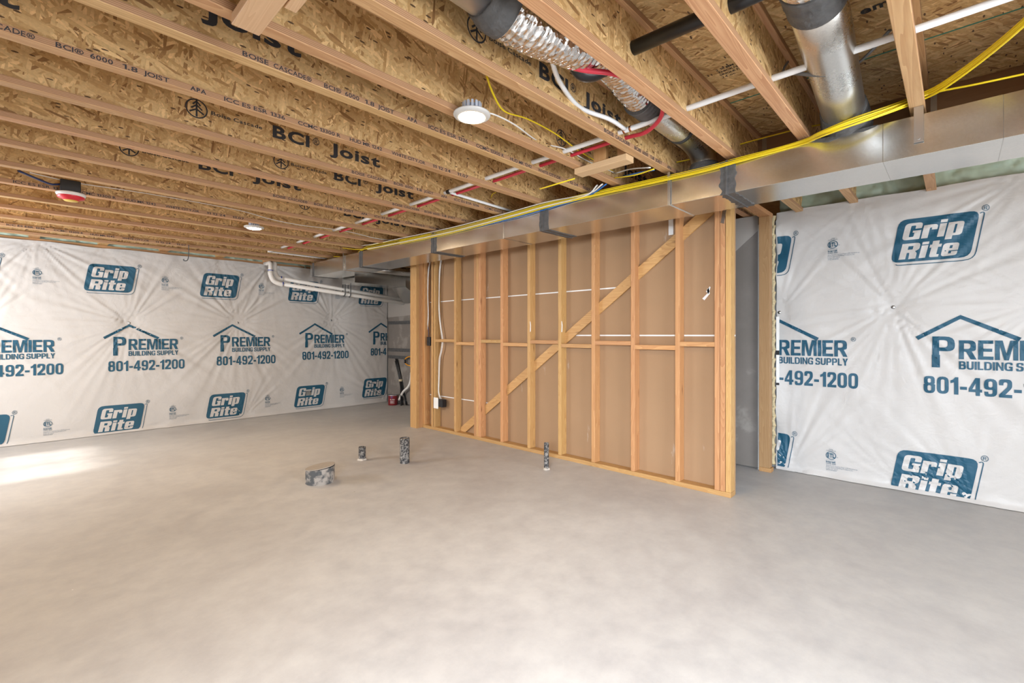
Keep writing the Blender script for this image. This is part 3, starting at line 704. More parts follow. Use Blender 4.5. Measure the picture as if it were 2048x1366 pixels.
# steel strap tie at the top of the end studs
p = PX(1449, 425, XP)
bm = bmesh.new()
pts = [(0.030, 0.10), (0.006, 0.11), (-0.028, -0.075), (-0.004, -0.085)]
poly(bm, pts, 0, 0)
bm.transform(Matrix(((0, 1, 0, XP - 0.003), (-1, 0, 0, p.y), (0, 0, 1, p.z), (0, 0, 0, 1))))
o = link('strap_tie', b2m(bm), 'steel', sw)
sm = o.modifiers.new('thick', 'SOLIDIFY'); sm.thickness = 0.0015

# --- doorway at the near end of the stud wall: post, header, sloped-soffit drywall beyond
dw = bpy.data.objects.new('wall_doorway', None); COL.objects.link(dw); dw.location = (4.65, 1.26, 0)
struct(dw, 'doorway framing between the stud wall and the wrapped wall, with grey drywall inside', 'wall')
box('door_post', 4.615, 4.652, 1.212, 1.301, 0.038, 2.300, 'dark_lumber', dw, bev=0.002)
box('door_post', 4.653, 4.690, 1.212, 1.301, 0.038, 2.300, 'dark_lumber', dw, bev=0.002)
box('sole_plate', 4.615, 4.692, 1.200, 1.301, 0.0, 0.037, 'lumber_x', dw, bev=0.002)
box('header_plate', X1 + 0.02, 4.72, 1.212, 1.301, 2.301, HJ - 0.001, 'lumber_x', dw, bev=0.002)
hw = bpy.data.objects.new('wall_hall', None); COL.objects.link(hw); hw.location = (4.67, 4, 0)
struct(hw, 'grey taped drywall along the narrow hall behind the stud wall', 'wall')
bm = bmesh.new()
pts = [(1.318, 0.012), (7.62, 0.012), (7.62, 2.30), (2.2, 2.30), (1.60, 2.02), (1.318, 2.225)]
def slab(bm, pts, x0, x1):
    f = [bm.verts.new((x0, y, z)) for y, z in pts]; g = [bm.verts.new((x1, y, z)) for y, z in pts]
    bm.faces.new(f); bm.faces.new(g[::-1])
    for i in range(len(pts)): bm.faces.new((f[i], f[(i + 1) % len(pts)], g[(i + 1) % len(pts)], g[i]))
    bmesh.ops.recalc_face_normals(bm, faces=bm.faces)
slab(bm, [(1.318, 0.012), (7.60, 0.012), (7.60, 1.55), (1.9, 1.75), (1.318, 2.24)], 4.665, 4.677)
link('drywall_sheet', b2m(bm), 'grey_drywall', hw)
bm = bmesh.new(); slab(bm, [(1.318, 2.24), (1.9, 1.75), (7.60, 1.55), (7.60, 2.33), (1.318, 2.33)], 4.661, 4.676); link('soffit_sheet', b2m(bm), 'mud', hw)
bm = bmesh.new(); slab(bm, [(1.318, 2.19), (1.9, 1.70), (1.9, 1.78), (1.318, 2.27)], 4.6585, 4.6605); link('joint_tape', b2m(bm), 'mud', hw)
box('corner_bead', 4.645, 4.664, 1.304, 1.316, 0.0, 2.24, 'plastic_white', hw)
for z in (1.42, 0.93, 0.80): box('taped_joint', 4.662, 4.664, 6.4, 7.60, z, z + 0.06, 'mastic', hw)

# ================================================================== JOISTS
ORD = ['', 'first', 'second', 'third', 'fourth', 'fifth', 'sixth', 'seventh', 'eighth', 'ninth', 'tenth', 'eleventh', 'twelfth', 'thirteenth', 'fourteenth', 'fifteenth', 'sixteenth', 'seventeenth']
def flange_mesh(x0, x1, z0, z1):
    bm = bmesh.new()
    fs = add_box(bm, x0, x1, 0, FW, z0, z1)
    for f in fs:
        n = f.normal
    bm.normal_update()
    for f in bm.faces: f.material_index = 0 if abs(f.normal.z) > 0.5 else 1
    bmesh.ops.bevel(bm, geom=[e for e in bm.edges if abs((e.verts[0].co - e.verts[1].co).x) > 0.5], offset=0.002, segments=1, affect='EDGES')
    me = b2m(bm); me.materials.append(MAT['lvl_face']); me.materials.append(MAT['lvl_edge']); return me
FT = 0.031
def joist_meshes(x0, x1):
    bm = bmesh.new(); add_box(bm, x0, x1, FW / 2 - 0.005, FW / 2 + 0.005, HJ + FT - 0.004, SUB - FT + 0.004)
    web = b2m(bm); web.materials.append(MAT['osb_web'])
    return flange_mesh(x0, x1, HJ, HJ + FT), web, flange_mesh(x0, x1, SUB - FT, SUB - 0.001)
JM = joist_meshes(-1.9, XBM - 0.004)
JM2 = joist_meshes(XBM + 0.19, 5.015)
FTEXT = [('BOISE', 0, .097), ('CASCADE®', .117, .275), ('BCI®', .331, .411), ('6000', .43, .50), ('1.8', .53, .58), ('JOIST', .60, .69), ('APA', .768, .83), ('ICC ES ESR 1336', .903, 1.18), ('CCMC 13300 R', 1.246, 1.48), ('HUD MR 1242', 1.536, 1.743), ('WHITE CITY,OR', 1.81, 2.06), ('11 12 24', 2.12, 2.27), ('11.07', 2.33, 2.43)]
FSTART = {3: 2.196, 5: 0.606, 6: -0.24, 7: 1.565, 8: 2.191, 9: 1.395, 11: -0.945, 15: -1.008}
WSTART = {3: 1.677, 4: 2.755, 5: 0.11, 7: 1.061, 8: 1.684, 9: 0.891, 6: -0.74, 10: 2.26}
def flange_print(bm):
    for s, a, c in FTEXT:
        add_text(bm, s, a, c, 0.006, 0.025, bold=0.030 if s == 'APA' else 0.012)
def web_print(bm):
    add_text(bm, 'BCI', 0.0, 0.225, 0, 0.075, bold=0.035); add_text(bm, '®', 0.245, 0.290, 0.028, 0.073, bold=0.008)
    add_text(bm, 'Joist', 0.36, 0.735, 0, 0.077, bold=0.035)
    ring(bm, -0.395, 0.036, 0.046, 0.053, 0, 0)
    strip(bm, [(-0.395, -0.008), (-0.395, 0.085)], 0.009, 0, 0)       # tree emblem in the ring
    for k in range(3):
        z = 0.012 + k * 0.022; w = 0.034 - 0.008 * k
        strip(bm, [(-0.395 - w, z), (-0.395, z + 0.022), (-0.395 + w, z)], 0.009, 0, 0)
    add_text(bm, 'Boise Cascade', -0.325, -0.06, 0.026, 0.047, bold=0.02)
bm = bmesh.new(); flange_print(bm); FPM = b2m(bm); FPM.materials.append(MAT['black_ink'])
bm = bmesh.new(); web_print(bm); WPM = b2m(bm); WPM.materials.append(MAT['black_ink'])
NJ = len(JY)
extra = {3: 'bold lettering beside the foil flex duct', 4: 'round bright lamp under it', 2: 'hiding part of the foil flex duct', 0: 'steel hanger strap below it', 1: 'between black pipe and round duct',
         5: 'lettered flange, above the near lamp cable', 6: 'long dotted lettering on its flange', 7: 'large bold lettering in mid web', 8: 'partly hidden bold lettering', 9: 'cut-off bold lettering', 11: 'behind the smoke alarm box'}
for i, y in enumerate(JY):
    j = thing('floor_joist', '%s I-joist from the back wall%s' % (ORD[NJ - i], (', ' + extra[i]) if i in extra else ', plain strand board web'), 'joist', (0.3, y, HJ), 'I-joists in front of the beam')
    for n_, me in zip(('bottom_flange', 'web', 'top_flange'), JM):
        o = link(n_, me, None, j); o.matrix_parent_inverse = Matrix.Translation((-0.3, 0, -HJ))
    if i in FSTART:
        o = link('flange_lettering', FPM, None, j); o.matrix_parent_inverse = Matrix.Translation((FSTART[i] - 0.3, -0.0012, 0)); o['kind'] = 'stuff'
        if i == 15: o.matrix_parent_inverse = Matrix.Translation((FSTART[i] - 0.3, -0.0012, 0.0))
    if i in WSTART:
        o = link('web_lettering', WPM, None, j); o.matrix_parent_inverse = Matrix.Translation((WSTART[i] - 0.3, FW / 2 - 0.0062, 2.445 - HJ)); o['kind'] = 'stuff'
    hx = 0
for k, y in enumerate((-0.37, -0.86, -1.35, -1.84, -2.33)):
    j = thing('floor_joist', '%s plain I-joist overhead behind the camera position' % ORD[k + 1], 'joist', (0.3, y, HJ), 'I-joists behind the camera')
    for n_, me in zip(('bottom_flange', 'web', 'top_flange'), JM):
        o = link(n_, me, None, j); o.matrix_parent_inverse = Matrix.Translation((-0.3, 0, -HJ))
for i in (0, 1, 2, 3, 11, 12, 13, 14, 15):
    j = thing('floor_joist', 'short joist beyond the beam, in line with the %s joist from the back' % ORD[NJ - i], 'joist', (4.4, JY[i], HJ), 'joists beyond the beam')
    for n_, me in zip(('bottom_flange', 'web', 'top_flange'), JM2):
        o = link(n_, me, None, j); o.matrix_parent_inverse = Matrix.Translation((-4.4, 0, -HJ))
# joist hangers on the beam face
bm = bmesh.new()
add_box(bm, XBM - 0.003, XBM - 0.001, -0.03, -0.002, HJ + 0.0, HJ + 0.27)
add_box(bm, XBM - 0.075, XBM - 0.003, -0.0035, -0.0015, HJ + 0.0, HJ + 0.14)
v = [f for f in bm.faces]
HM = b2m(bm); HM.materials.append(MAT['steel'])
for i in (0, 1, 2):
    h = link('joist_hanger', HM); h.location = (0, JY[i], 0)
    tag(h, 'galvanised joist hanger on the beam at the %s joist from the back' % ORD[NJ - i], 'bracket', 'joist hangers on the beam')

# --- blocking at the back rim (between last joist and back wall) and the green foam
for u in (-60, 75, 205, 330, 445, 548):
    x = PZ(u, 490, HJ).x if u > -10 else -0.45
    x = {(-60): -0.47, 75: 0.10, 205: 0.69, 330: 1.30, 445: 1.95, 548: 2.58}[u]
    o = box('rim_block', x - 0.045, x + 0.045, JY[16] + FW + 0.002, 7.79, HJ + 0.001, HJ + 0.05, 'lumber_y')
    tag(o, '%s short wood block along the top of the back wall' % ORD[1 + (-60, 75, 205, 330, 445, 548).index(u)], 'wood block', 'blocks along the back rim')
def foam_bed(name, label, a0, a1, z0, z1, place, step=0.02, amp=0.06, mask=None):
    bm = bmesh.new(); na, nz = int((a1 - a0) / step), int((z1 - z0) / step)
    g = {}
    for i in range(na + 1):
        for k in range(nz + 1):
            a, z = a0 + i * step, z0 + k * step
            p = Vector((a * 9, z * 9, 3.3)); p2 = Vector((a * 26, z * 26, 1.3))
            h = amp * (0.5 + 0.8 * abs(noise.noise(p))) + 0.018 * (1 - abs(noise.noise(p2)) * 2)
            g[i, k] = bm.verts.new(place(a, z, h))
    for i in range(na):
        for k in range(nz):
            f = bm.faces.new((g[i, k], g[i + 1, k], g[i + 1, k + 1], g[i, k + 1])); f.smooth = True
    bmesh.ops.recalc_face_normals(bm, faces=bm.faces)
    o = link(name, b2m(bm), 'spray_foam'); tag(o, label, 'insulation', kind='stuff'); return o
foam_bed('spray_foam', 'lumpy pale green spray foam along the rim above the right wrapped wall', -1.6, 1.21, HJ - 0.03, SUB, lambda a, z, h: (max(4.842, 4.945 - h), a, z))
foam_bed('spray_foam', 'lumpy pale green spray foam along the rim above the back wrapped wall', -1.5, 3.6, HJ - 0.03, SUB, lambda a, z, h: (a, max(7.642, 7.72 - h), z))

# ================================================================== PRINTED WRAPS
def make_wrap(name, label, place, s0, s1, z1, pins, seed, step=0.018, holes=None, edge=None):
    rs = random.Random(seed); ph = [[rs.uniform(0, 2 * PI) for _ in range(4)] for _ in pins]
    def disp_raw(s, z):
        d = 0.026 + 0.016 * noise.noise(Vector((s * 1.1 + seed, z * 1.1, 0.3))) + 0.006 * noise.noise(Vector((s * 4 + seed, z * 4, 1.7)))
        for (ps, pz, amp, reach, dent), f in zip(pins, ph):
            dx, dz = s - ps, z - pz; r = math.hypot(dx, dz)
            if r > reach * 4: continue
            th = math.atan2(dz, dx); e = math.exp(-r / (reach * 1.15)) * min(1.0, r / 0.05)
            w = (1 - 2 * abs(math.sin(8.5 * th + f[0]))) * 0.6 + (1 - 2 * abs(math.sin(14 * th + f[1]))) * 0.8 + (1 - 2 * abs(math.sin(23 * th + f[2]))) * 0.8 + 0.5 * math.sin(31 * th + f[3])
            diag = 0.35 + 0.65 * (0.5 + 0.5 * math.cos(4 * (th + PI / 4 + 0.25 * math.sin(f[3]))))
            d += 1.2 * amp * e * w * diag - dent * math.exp(-r / 0.10)
        if z < 0.06: d += 0.030 * (1 - z / 0.06) ** 2 + 0.008 * noise.noise(Vector((s * 7, seed, 2.2)))
        if edge is not None:
            q = abs(s - edge)
            if q < 0.12: d += (0.018 * math.sin(z * 9 + 2 * math.sin(z * 3)) ) * (1 - q / 0.12)
        return max(0.003, d)
    root = thing(name, label, 'insulation wrap', place((s0 + s1) / 2, 0, 0))
    disp0 = disp_raw
    n_s, n_z = int(round((s1 - s0) / step)), int(round(z1 / step)); V = []; F = []
    for i in range(n_s + 1):
        s = s0 + (s1 - s0) * i / n_s
        top = z1 + 0.012 * noise.noise(Vector((s * 2.5, seed, 5)))
        for k in range(n_z + 1):
            z = 0.004 + (top - 0.004) * k / n_z
            ss = s
            if edge is not None and i == (0 if edge == s0 else n_s): ss = s + 0.012 * noise.noise(Vector((z * 5, seed, 9)))
            V.append(place(ss, z, disp0(s, z)))
    for i in range(n_s):
        for k in range(n_z):
            a = i * (n_z + 1) + k
            if holes:
                s, z = s0 + (s1 - s0) * (i + .5) / n_s, z1 * (k + .5) / n_z
                if any(h0 < s < h1 and q0 < z < q1 for h0, h1, q0, q1 in holes): continue
            F.append((a, a + 1, a + n_z + 2, a + n_z + 1))
    me = bpy.data.meshes.new(name); me.from_pydata(V, [], F); me.update()
    bm = bmesh.new(); bm.from_mesh(me); bmesh.ops.recalc_face_normals(bm, faces=bm.faces); bm.to_mesh(me); bm.free()
    link('sheet', me, 'wrap_white', root, smooth=True)
    gs, gz = (s1 - s0) / n_s, z1 / n_z
    tab = [[disp0(s0 + i * gs, k * gz) for k in range(n_z + 2)] for i in range(n_s + 2)]
    def disp(s, z):
        a = min(max((s - s0) / gs, 0), n_s); c = min(max(z / gz, 0), n_z); i, k = int(a), int(c); a -= i; c -= k
        return (tab[i][k] * (1 - a) + tab[i + 1][k] * a) * (1 - c) + (tab[i][k + 1] * (1 - a) + tab[i + 1][k + 1] * a) * c
    def put(pname, build, s, z, clip=None):
        bm = bmesh.new(); build(bm)
        for v in bm.verts: v.co.x += s; v.co.z += z
        lo, hi = min(v.co.x for v in bm.verts), max(v.co.x for v in bm.verts); zl, zh = min(v.co.z for v in bm.verts), max(v.co.z for v in bm.verts)
        def cut(co, no, clear=False):
            bmesh.ops.bisect_plane(bm, geom=bm.verts[:] + bm.edges[:] + bm.faces[:], plane_co=co, plane_no=no, clear_outer=clear)
        if lo < s0: cut((s0 + 0.01, 0, 0), (-1, 0, 0), True)
        if hi > s1: cut((s1 - 0.01, 0, 0), (1, 0, 0), True)
        if zl < 0.03: cut((0, 0, 0.03), (0, 0, -1), True)
        if holes:
            for h0, h1, q0, q1 in holes: pass
        q = s0 + math.ceil((max(lo, s0) - s0) / gs) * gs
        while q < min(hi, s1): cut((q, 0, 0), (1, 0, 0)); q += gs
        q = math.ceil(max(zl, 0.03) / gz) * gz
        while q < zh: cut((0, 0, q), (0, 0, 1)); q += gz
        if holes:
            kill = [f for f in bm.faces if any(h0 - .01 < f.calc_center_median().x < h1 + .01 and q0 - .01 < f.calc_center_median().z < q1 + .01 for h0, h1, q0, q1 in holes)]
            bmesh.ops.delete(bm, geom=kill, context='FACES')
        for v in bm.verts: v.co = place(v.co.x, v.co.z, disp(v.co.x, v.co.z) + 0.0040 + v.co.y)
        if not bm.faces: bm.free(); return
        me = b2m(bm)
        for k in ('blue_ink', 'wrap_white', 'pale_ink'): me.materials.append(MAT[k])
        o = link(pname, me, None, root); o['kind'] = 'stuff'
    for ps, pz, amp, reach, dent in pins:
        if 0.2 < pz < 2.2:
            c = Vector(place(ps, pz, disp(ps, pz) + 0.003)); nn = (Vector(place(ps, pz, 1)) - Vector(place(ps, pz, 0))).normalized()
            bm = bmesh.new(); add_tube(bm, [c, c + nn * 0.002, c + nn * 0.003], [0.014, 0.014, 0.004], 14); add_tube(bm, [c + nn * 0.003, c + nn * 0.006], 0.004, 8)
            link('pin_washer', b2m(bm), 'steel', root)
    return put
SH = 0.12
def grip(bm):
    W, H = 0.455, 0.335; k = 0.16
    sl = lambda pts: [(x + k * (y - H / 2), y) for x, y in pts]
    outer = sl(rounded([(-W / 2, 0, .055), (W / 2, 0, .055), (W / 2, H, .055), (-W / 2, H, .055)]))
    poly(bm, outer, 0, 0)
    low = sl(rounded([(-W / 2 + 0.01, -0.022, .055), (W / 2 + 0.026, -0.022, .06), (W / 2 + 0.026, H - 0.005, .03)]))
    strip(bm, low[2:], 0.006, 0, 0)
    word(bm, 'Grip', -0.165 - 0.02, 0.172, 0.128, 1, 0.0015, shear=0.18, xs=1.10)
    word(bm, 'Rite', -0.185 - 0.02, 0.022, 0.122, 1, 0.0015, shear=0.18, xs=1.16)
    add_text(bm, '®', W / 2 + 0.035, W / 2 + 0.075, H - 0.01, H + 0.035, 0)
def premier(bm):
    strip(bm, [(-.245, -.172), (0, -.012), (.30, -.178)], 0.030, 0, 0)
    block(bm, 'P', -.155, -.030, -.330, -.157); poly(bm, [(-.155, -.340), (-.1165, -.340), (-.1165, -.329), (-.155, -.329)], 0, 0)
    poly(bm, [(-.158, -.296), (-.112, -.296), (-.112, -.392), (-.158, -.392)], 0, 0)
    block(bm, 'REMIER', -.008, .512, -.325, -.185, gap=.06)
    block(bm, 'BUILDING SUPPLY', -.008, .515, -.400, -.340)
    block(bm, '801-492-1200', -.205, .585, -.590, -.460, gap=.085)
    add_text(bm, '®', .535, .570, -.195, -.158, 0)
def etl(bm):
    ring(bm, 0, 0, 0.029, 0.034, 0, 0, sx=1.1); add_text(bm, 'ETL', -.026, .026, -.019, .019, 0, bold=0.05)
    add_text(bm, 'CODE', -.014, .014, .048, .056, 0); add_text(bm, 'COMPLIANCE', -.034, .034, .037, .045, 0)
    add_text(bm, 'us', .038, .050, -.012, -.004, 0)
    strip(bm, [(-.035, -.042), (.034, -.042)], .002, 0, 0)
    add_text(bm, 'Intertek', -.036, .034, -.062, -.046, 0, bold=0.03); add_text(bm, 'CCRR-0305', -.036, .034, -.076, -.066, 0, bold=0.02)
    add_text(bm, 'Grip-Rite® Custom Print LAB Housewrap', -.036, .185, -.092, -.083, 2); add_text(bm, 'Prime Source Building Products, Inc.', -.036, .155, -.105, -.096, 2)
    add_text(bm, 'Irving, TX  U.S.A.', -.036, .05, -.118, -.109, 2); add_text(bm, '(972) 999-8500', -.036, .04, -.131, -.122, 2)
TOPZ = 2.305
pinsA = [(-0.30, 1.37, .006, .45, .03), (0.945, 1.385, .006, .50, .035), (2.187, 1.41, .007, .50, .035), (3.597, 1.475, .007, .50, .035), (4.75, 1.5, .004, .4, .02),
         (0.11, 2.31, .009, .38, .02), (0.70, 2.30, .005, .25, .015), (1.95, 2.31, .005, .25, .01), (2.62, 2.32, .009, .35, .02), (4.1, 2.28, .008, .35, .02), (-0.5, 2.31, .008, .35, .02),
         (2.28, 0.05, .004, .30, .01), (4.62, 0.05, .007, .4, .01)]
putA = make_wrap('insulation_wrap', 'white printed poly wrap pinned over the whole back wall', lambda s, z, d: (s, 7.635 - d, z), -1.69, 4.655, TOPZ, pinsA, 3, holes=[(3.17, 3.245, 0.255, 0.33)])
for k in range(-1, 5):
    s = 0.765 + 1.193 * k; s = [0.765, 1.955, 3.135, 4.325][k] if -1 < k < 4 else s
    putA('printed_logo', grip, s, 1.765)
    s2 = [0.850, 2.030, 3.228, 4.400][k] if 0 <= k < 4 else 0.85 + 1.185 * k
    putA('printed_logo', grip, s2, [0.02, 0.055, 0.075, 0.115][k] if 0 <= k < 4 else 0.02)
    s3 = [0.945, 2.115, 3.312, 4.52][k] if 0 <= k < 4 else 0.945 + 1.19 * k
    putA('printed_lettering', premier, s3, [1.365, 1.385, 1.42, 1.45][k] if 0 <= k < 4 else 1.36)
    if s3 < 4.6:
        putA('printed_mark', etl, 0.123 + 1.19 * k, 1.945 + 0.01 * k); putA('printed_mark', etl, 0.21 + 1.188 * k, 0.205 + 0.03 * k)
pinsB = [(-1.185, 1.44, .004, .3, .02), (-0.368, 1.455, .006, .55, .03), (0.45, 1.46, .006, .5, .03), (0.36, 2.36, .008, .40, .02), (-1.15, 2.35, .005, .3, .02), (-0.55, 2.36, .004, .25, .01),
         (-1.1, 0.04, .007, .35, .0), (0.1, 0.02, .005, .3, .0), (-0.33, 0.03, .004, .25, .0)]
putB = make_wrap('insulation_wrap', 'white printed poly wrap hanging on the right wall beyond the duct', lambda s, z, d: (4.83 - d, -s, z), -1.205, 1.8, 2.362, pinsB, 8, edge=-1.205)
putB('printed_logo', grip, -1.33, 1.80); putB('printed_logo', grip, -0.13, 1.805); putB('printed_logo', grip, 1.07, 1.80)
putB('printed_logo', grip, -1.34, -0.005); putB('printed_logo', grip, -0.135, -0.01); putB('printed_logo', grip, 1.06, 0.0)
putB('printed_lettering', premier, -1.18, 1.372); putB('printed_lettering', premier, 0.02, 1.378); putB('printed_lettering', premier, 1.21, 1.378)
for s in (-0.769, 0.42, 1.61): putB('printed_mark', etl, s, 2.007); putB('printed_mark', etl, s - 0.014, 0.195)
# yellow batt insulation showing in the gap beside the door post, and the paper tag strip on the wrap edge
bm = bmesh.new()
for k in range(26):
    z = 0.05 + k * 0.087; add_tube(bm, sample([(4.74, 1.205 + 0.02 * rnd.random(), z), (4.755 + 0.02 * rnd.random(), 1.225, z + 0.05), (4.75, 1.21, z + 0.10)], 0.03), [0.014 + 0.008 * rnd.random()] * 9 if False else 0.017, 6)
o = link('batt_insulation', b2m(bm), 'fibreglass'); tag(o, 'strip of yellow batt insulation showing between door post and wrap edge', 'insulation', kind='stuff')
ts = thing('paper_tag', 'narrow white tag strip with black bands on the edge of the right wrap', 'tag', (4.76, 1.185, 0.8))
box('strip', 4.768, 4.770, 1.172, 1.198, 0.775, 1.40, 'plastic_white', ts)
box('black_band', 4.7665, 4.768, 1.172, 1.198, 1.05, 1.09, 'box_black', ts); box('black_band', 4.7665, 4.768, 1.172, 1.198, 0.775, 0.795, 'box_black', ts)

# ================================================================== TRUNK DUCT
du = thing('trunk_duct', 'long rectangular galvanised trunk duct hung under the joists along the stud wall', 'duct', (3.19, 3.0, ZD0))
cuts = [-1.7, -0.15, 0.27, 1.02, 1.40, 2.485, 2.97, 3.995, 5.53, 5.98, 6.95]
for i in range(len(cuts) - 1):
    e = 0.0006 * (i % 2)
    box('duct_section', XD0 - e, XD1 + e, cuts[i], cuts[i + 1], ZD0 - e, ZD1 + e, 'galvanised', du, bev=0.0015)
box('end_cap', XD0 + 0.004, XD1 - 0.004, 6.952, 7.06, ZD0 + 0.004, ZD1 - 0.004, 'galvanised', du, bev=0.0015)
def band(name, y, w, t, mat, rag=0.0):
    bm = bmesh.new()
    if not rag: add_box(bm, XD0 - t, XD1 + t, y - w / 2, y + w / 2, ZD0 - t, ZD1 + t, 0.001)
    else:
        def sheet_(o, a, bvec, la, n):
            pass
        n = 18
        # ragged mastic: near face and underside as thick strips with uneven edges
        for face in ('side', 'under'):
            A, B = [], []
            L_ = ZD1 - ZD0 if face == 'side' else XD1 - XD0
            for k in range(n + 1):
                q = -t + (L_ + 2 * t) * k / n
                e0 = y - w / 2 - rag * (0.25 + 0.5 * noise.noise(Vector((q * 30, y, 1)))); e1 = y + w / 2 + rag * (0.3 + 0.7 * noise.noise(Vector((q * 26, y, 7))))
                for e_, lst in ((e0, A), (e1, B)):
                    lst.append(((XD0 - t, e_, ZD0 + q), (XD0 + 0.002, e_, ZD0 + q)) if face == 'side' else ((XD0 + q, e_, ZD0 - t), (XD0 + q, e_, ZD0 + 0.002)))
            va = [(bm.verts.new(p[0]), bm.verts.new(p[1])) for p in A]; vb = [(bm.verts.new(p[0]), bm.verts.new(p[1])) for p in B]
            for k in range(n):
                bm.faces.new((va[k][0], va[k + 1][0], vb[k + 1][0], vb[k][0]))
                bm.faces.new((va[k][0], va[k][1], va[k + 1][1], va[k + 1][0])); bm.faces.new((vb[k][0], vb[k + 1][0], vb[k + 1][1], vb[k][1]))
        bmesh.ops.recalc_face_normals(bm, faces=bm.faces)
    return link(name, b2m(bm), mat, du)
band('mastic_seal', 1.02, 0.07, 0.004, 'mastic', 0.035)
band('mastic_seal', 2.485, 0.085, 0.004, 'mastic', 0.014); band('mastic_seal', 3.995, 0.085, 0.004, 'mastic', 0.012); band('mastic_seal', 5.53, 0.08, 0.004, 'mastic', 0.01)
band('mastic_seal', 6.95, 0.05, 0.004, 'mastic', 0.01)
for y in (1.02, 2.485, 3.995, 5.53): band('drive_cleat', y + 0.008, 0.012, 0.009, 'mastic')
for y in (1.40, 2.97, 5.98): band('drive_cleat', y, 0.022, 0.006, 'galvanised')
# hanger straps
def strap(label, y, z0, z1, w=0.030):
    t = thing('hanger_strap', label, 'bracket', (XD0 - 0.01, y, z0), 'duct hanger straps')
    box('strap', XD0 - 0.012, XD0 - 0.008, y - w / 2, y + w / 2, z0, z1, 'steel', t, bev=0.0008)
    box('lip', XD0 - 0.016, XD0 - 0.012, y - w / 2, y - w / 2 + 0.005, z0, z1, 'steel', t); box('lip', XD0 - 0.016, XD0 - 0.012, y + w / 2 - 0.005, y + w / 2, z0, z1, 'steel', t)
    box('tab', XD0 - 0.012, XD0 + 0.03, y - w / 2, y + w / 2, z1, z1 + 0.003, 'steel', t)
    tube('screw', [(XD0 - 0.017, y, z0 + 0.018), (XD0 - 0.011, y, z0 + 0.018)], 0.006, 'steel', t, 8)
strap('steel hanger strap screwed to the duct under the joist nearest the photographer', 0.133, 2.165, HJ - 0.004, 0.036)
strap('thin steel hanger strap on the duct beside the left mastic boot', 1.395, ZD0 + 0.0, ZD1 + 0.02, 0.016)
strap('thin steel hanger strap near the far end of the duct', 5.98, ZD0 + 0.0, ZD1 + 0.03, 0.018)

# ================================================================== ROUND DUCTS
def corrugated(path, r, pitch=0.026, depth=0.006):
    P = sample(path, pitch / 4); out = []; R = []
    for i, p in enumerate(P):
        out.append(p); R.append((r if not callable(r) else r(i / (len(P) - 1))) + depth * (0.75 if i % 4 == 0 else (-0.12 if i % 4 == 2 else 0)) + 0.002 * noise.noise(Vector((i * .7, 0, 0))))
    return out, R
ra = thing('round_duct', 'foil flex and round metal branch duct in the joist bay, bending down to the trunk', 'duct', (2.0, 1.22, 2.39))
tube('metal_pipe', [(-0.6, 1.225, 2.475), (0.4, 1.225, 2.475), (1.20, 1.225, 2.47)], 0.090, 'duct_silver', ra, 32)
path, R = corrugated([(1.20, 1.223, 2.466), (1.37, 1.198, 2.448), (1.60, 1.165, 2.462), (1.85, 1.15, 2.495), (2.15, 1.21, 2.500), (2.34, 1.23, 2.50)], lambda t: 0.114 - 0.036 * min(1, t * 1.4))
tube('foil_flex', path, R, 'foil', ra, 32)
path = sample([(1.135, 1.225, 2.47), (1.18, 1.222, 2.467), (1.245, 1.213, 2.458)], 0.01)
tube('mastic_collar', path, [0.096 + 0.0225 * min(1, i / 5) + 0.0012 * math.sin(i * 1.9) for i in range(len(path))], 'mastic', ra, 32)
path = sample([(2.26, 1.228, 2.495), (2.34, 1.23, 2.50), (2.42, 1.23, 2.50)], 0.01)
tube('mastic_collar', path, [0.088 + 0.002 * math.sin(i * 1.7) for i in range(len(path))], 'mastic', ra, 32)
tube('metal_pipe', sample([(2.36, 1.23, 2.50), (2.8, 1.23, 2.495), (3.0, 1.23, 2.485), (3.11, 1.23, 2.455), (3.16, 1.23, 2.40), (3.17, 1.23, 2.34)], 0.03), 0.080, 'galvanised_round', ra, 32)
tube('strap_ring', [(2.78, 1.23, 2.496), (2.81, 1.23, 2.4955)], 0.0835, 'dark_clip', ra, 32)
tube('pipe_seam', [(2.40, 1.293, 2.447), (2.98, 1.293, 2.437)], 0.0015, 'dark_gap', ra, 6)
path = sample([(3.17, 1.23, 2.38), (3.17, 1.23, 2.33), (3.17, 1.23, 2.300)], 0.01)
tube('mastic_boot', path, [0.088 + 0.02 * i / (len(path) - 1) + 0.003 * math.sin(i * 2.3) for i in range(len(path))], 'mastic', ra, 28)
rb = thing('round_duct', 'tall round metal branch duct with mastic boot, beside the yellow cables', 'duct', (2.6, 0.4, 2.36))
path, R = corrugated([(1.25, 0.36, 2.50), (1.6, 0.36, 2.50), (1.95, 0.372, 2.492)], 0.100)
tube('foil_flex', path, R, 'foil', rb, 32)
ax = lambda t: Vector((1.90, 0.37, 2.493)).lerp(Vector((3.10, 0.435, 2.385)), t)
tube('metal_pipe', [ax(0), ax(.3), ax(.6), ax(.92)], 0.094, 'galvanised_round', rb, 36)
path = [ax(0.0 + 0.011 * i) for i in range(13)]
tube('mastic_collar', path, [0.106 - 0.0006 * i + 0.0015 * math.sin(i * 1.3) for i in range(13)], 'mastic', rb, 36)
path = sample([ax(0.84), ax(0.92), Vector((3.10, 0.435, 2.36)), Vector((3.125, 0.437, 2.299))], 0.012)
tube('mastic_boot', path, [0.098 + 0.022 * i / (len(path) - 1) + 0.003 * math.sin(i * 2.1) for i in range(len(path))], 'mastic', rb, 36)
bm = bmesh.new()
pts = [(0.60, ZD1 + .001), (0.56, ZD1 - .012), (0.50, ZD1 - .028), (0.45, ZD1 - .018), (0.40, ZD1 - .010), (0.35, ZD1 - .016), (0.30, ZD1 - .006), (0.29, ZD1 + .001)]
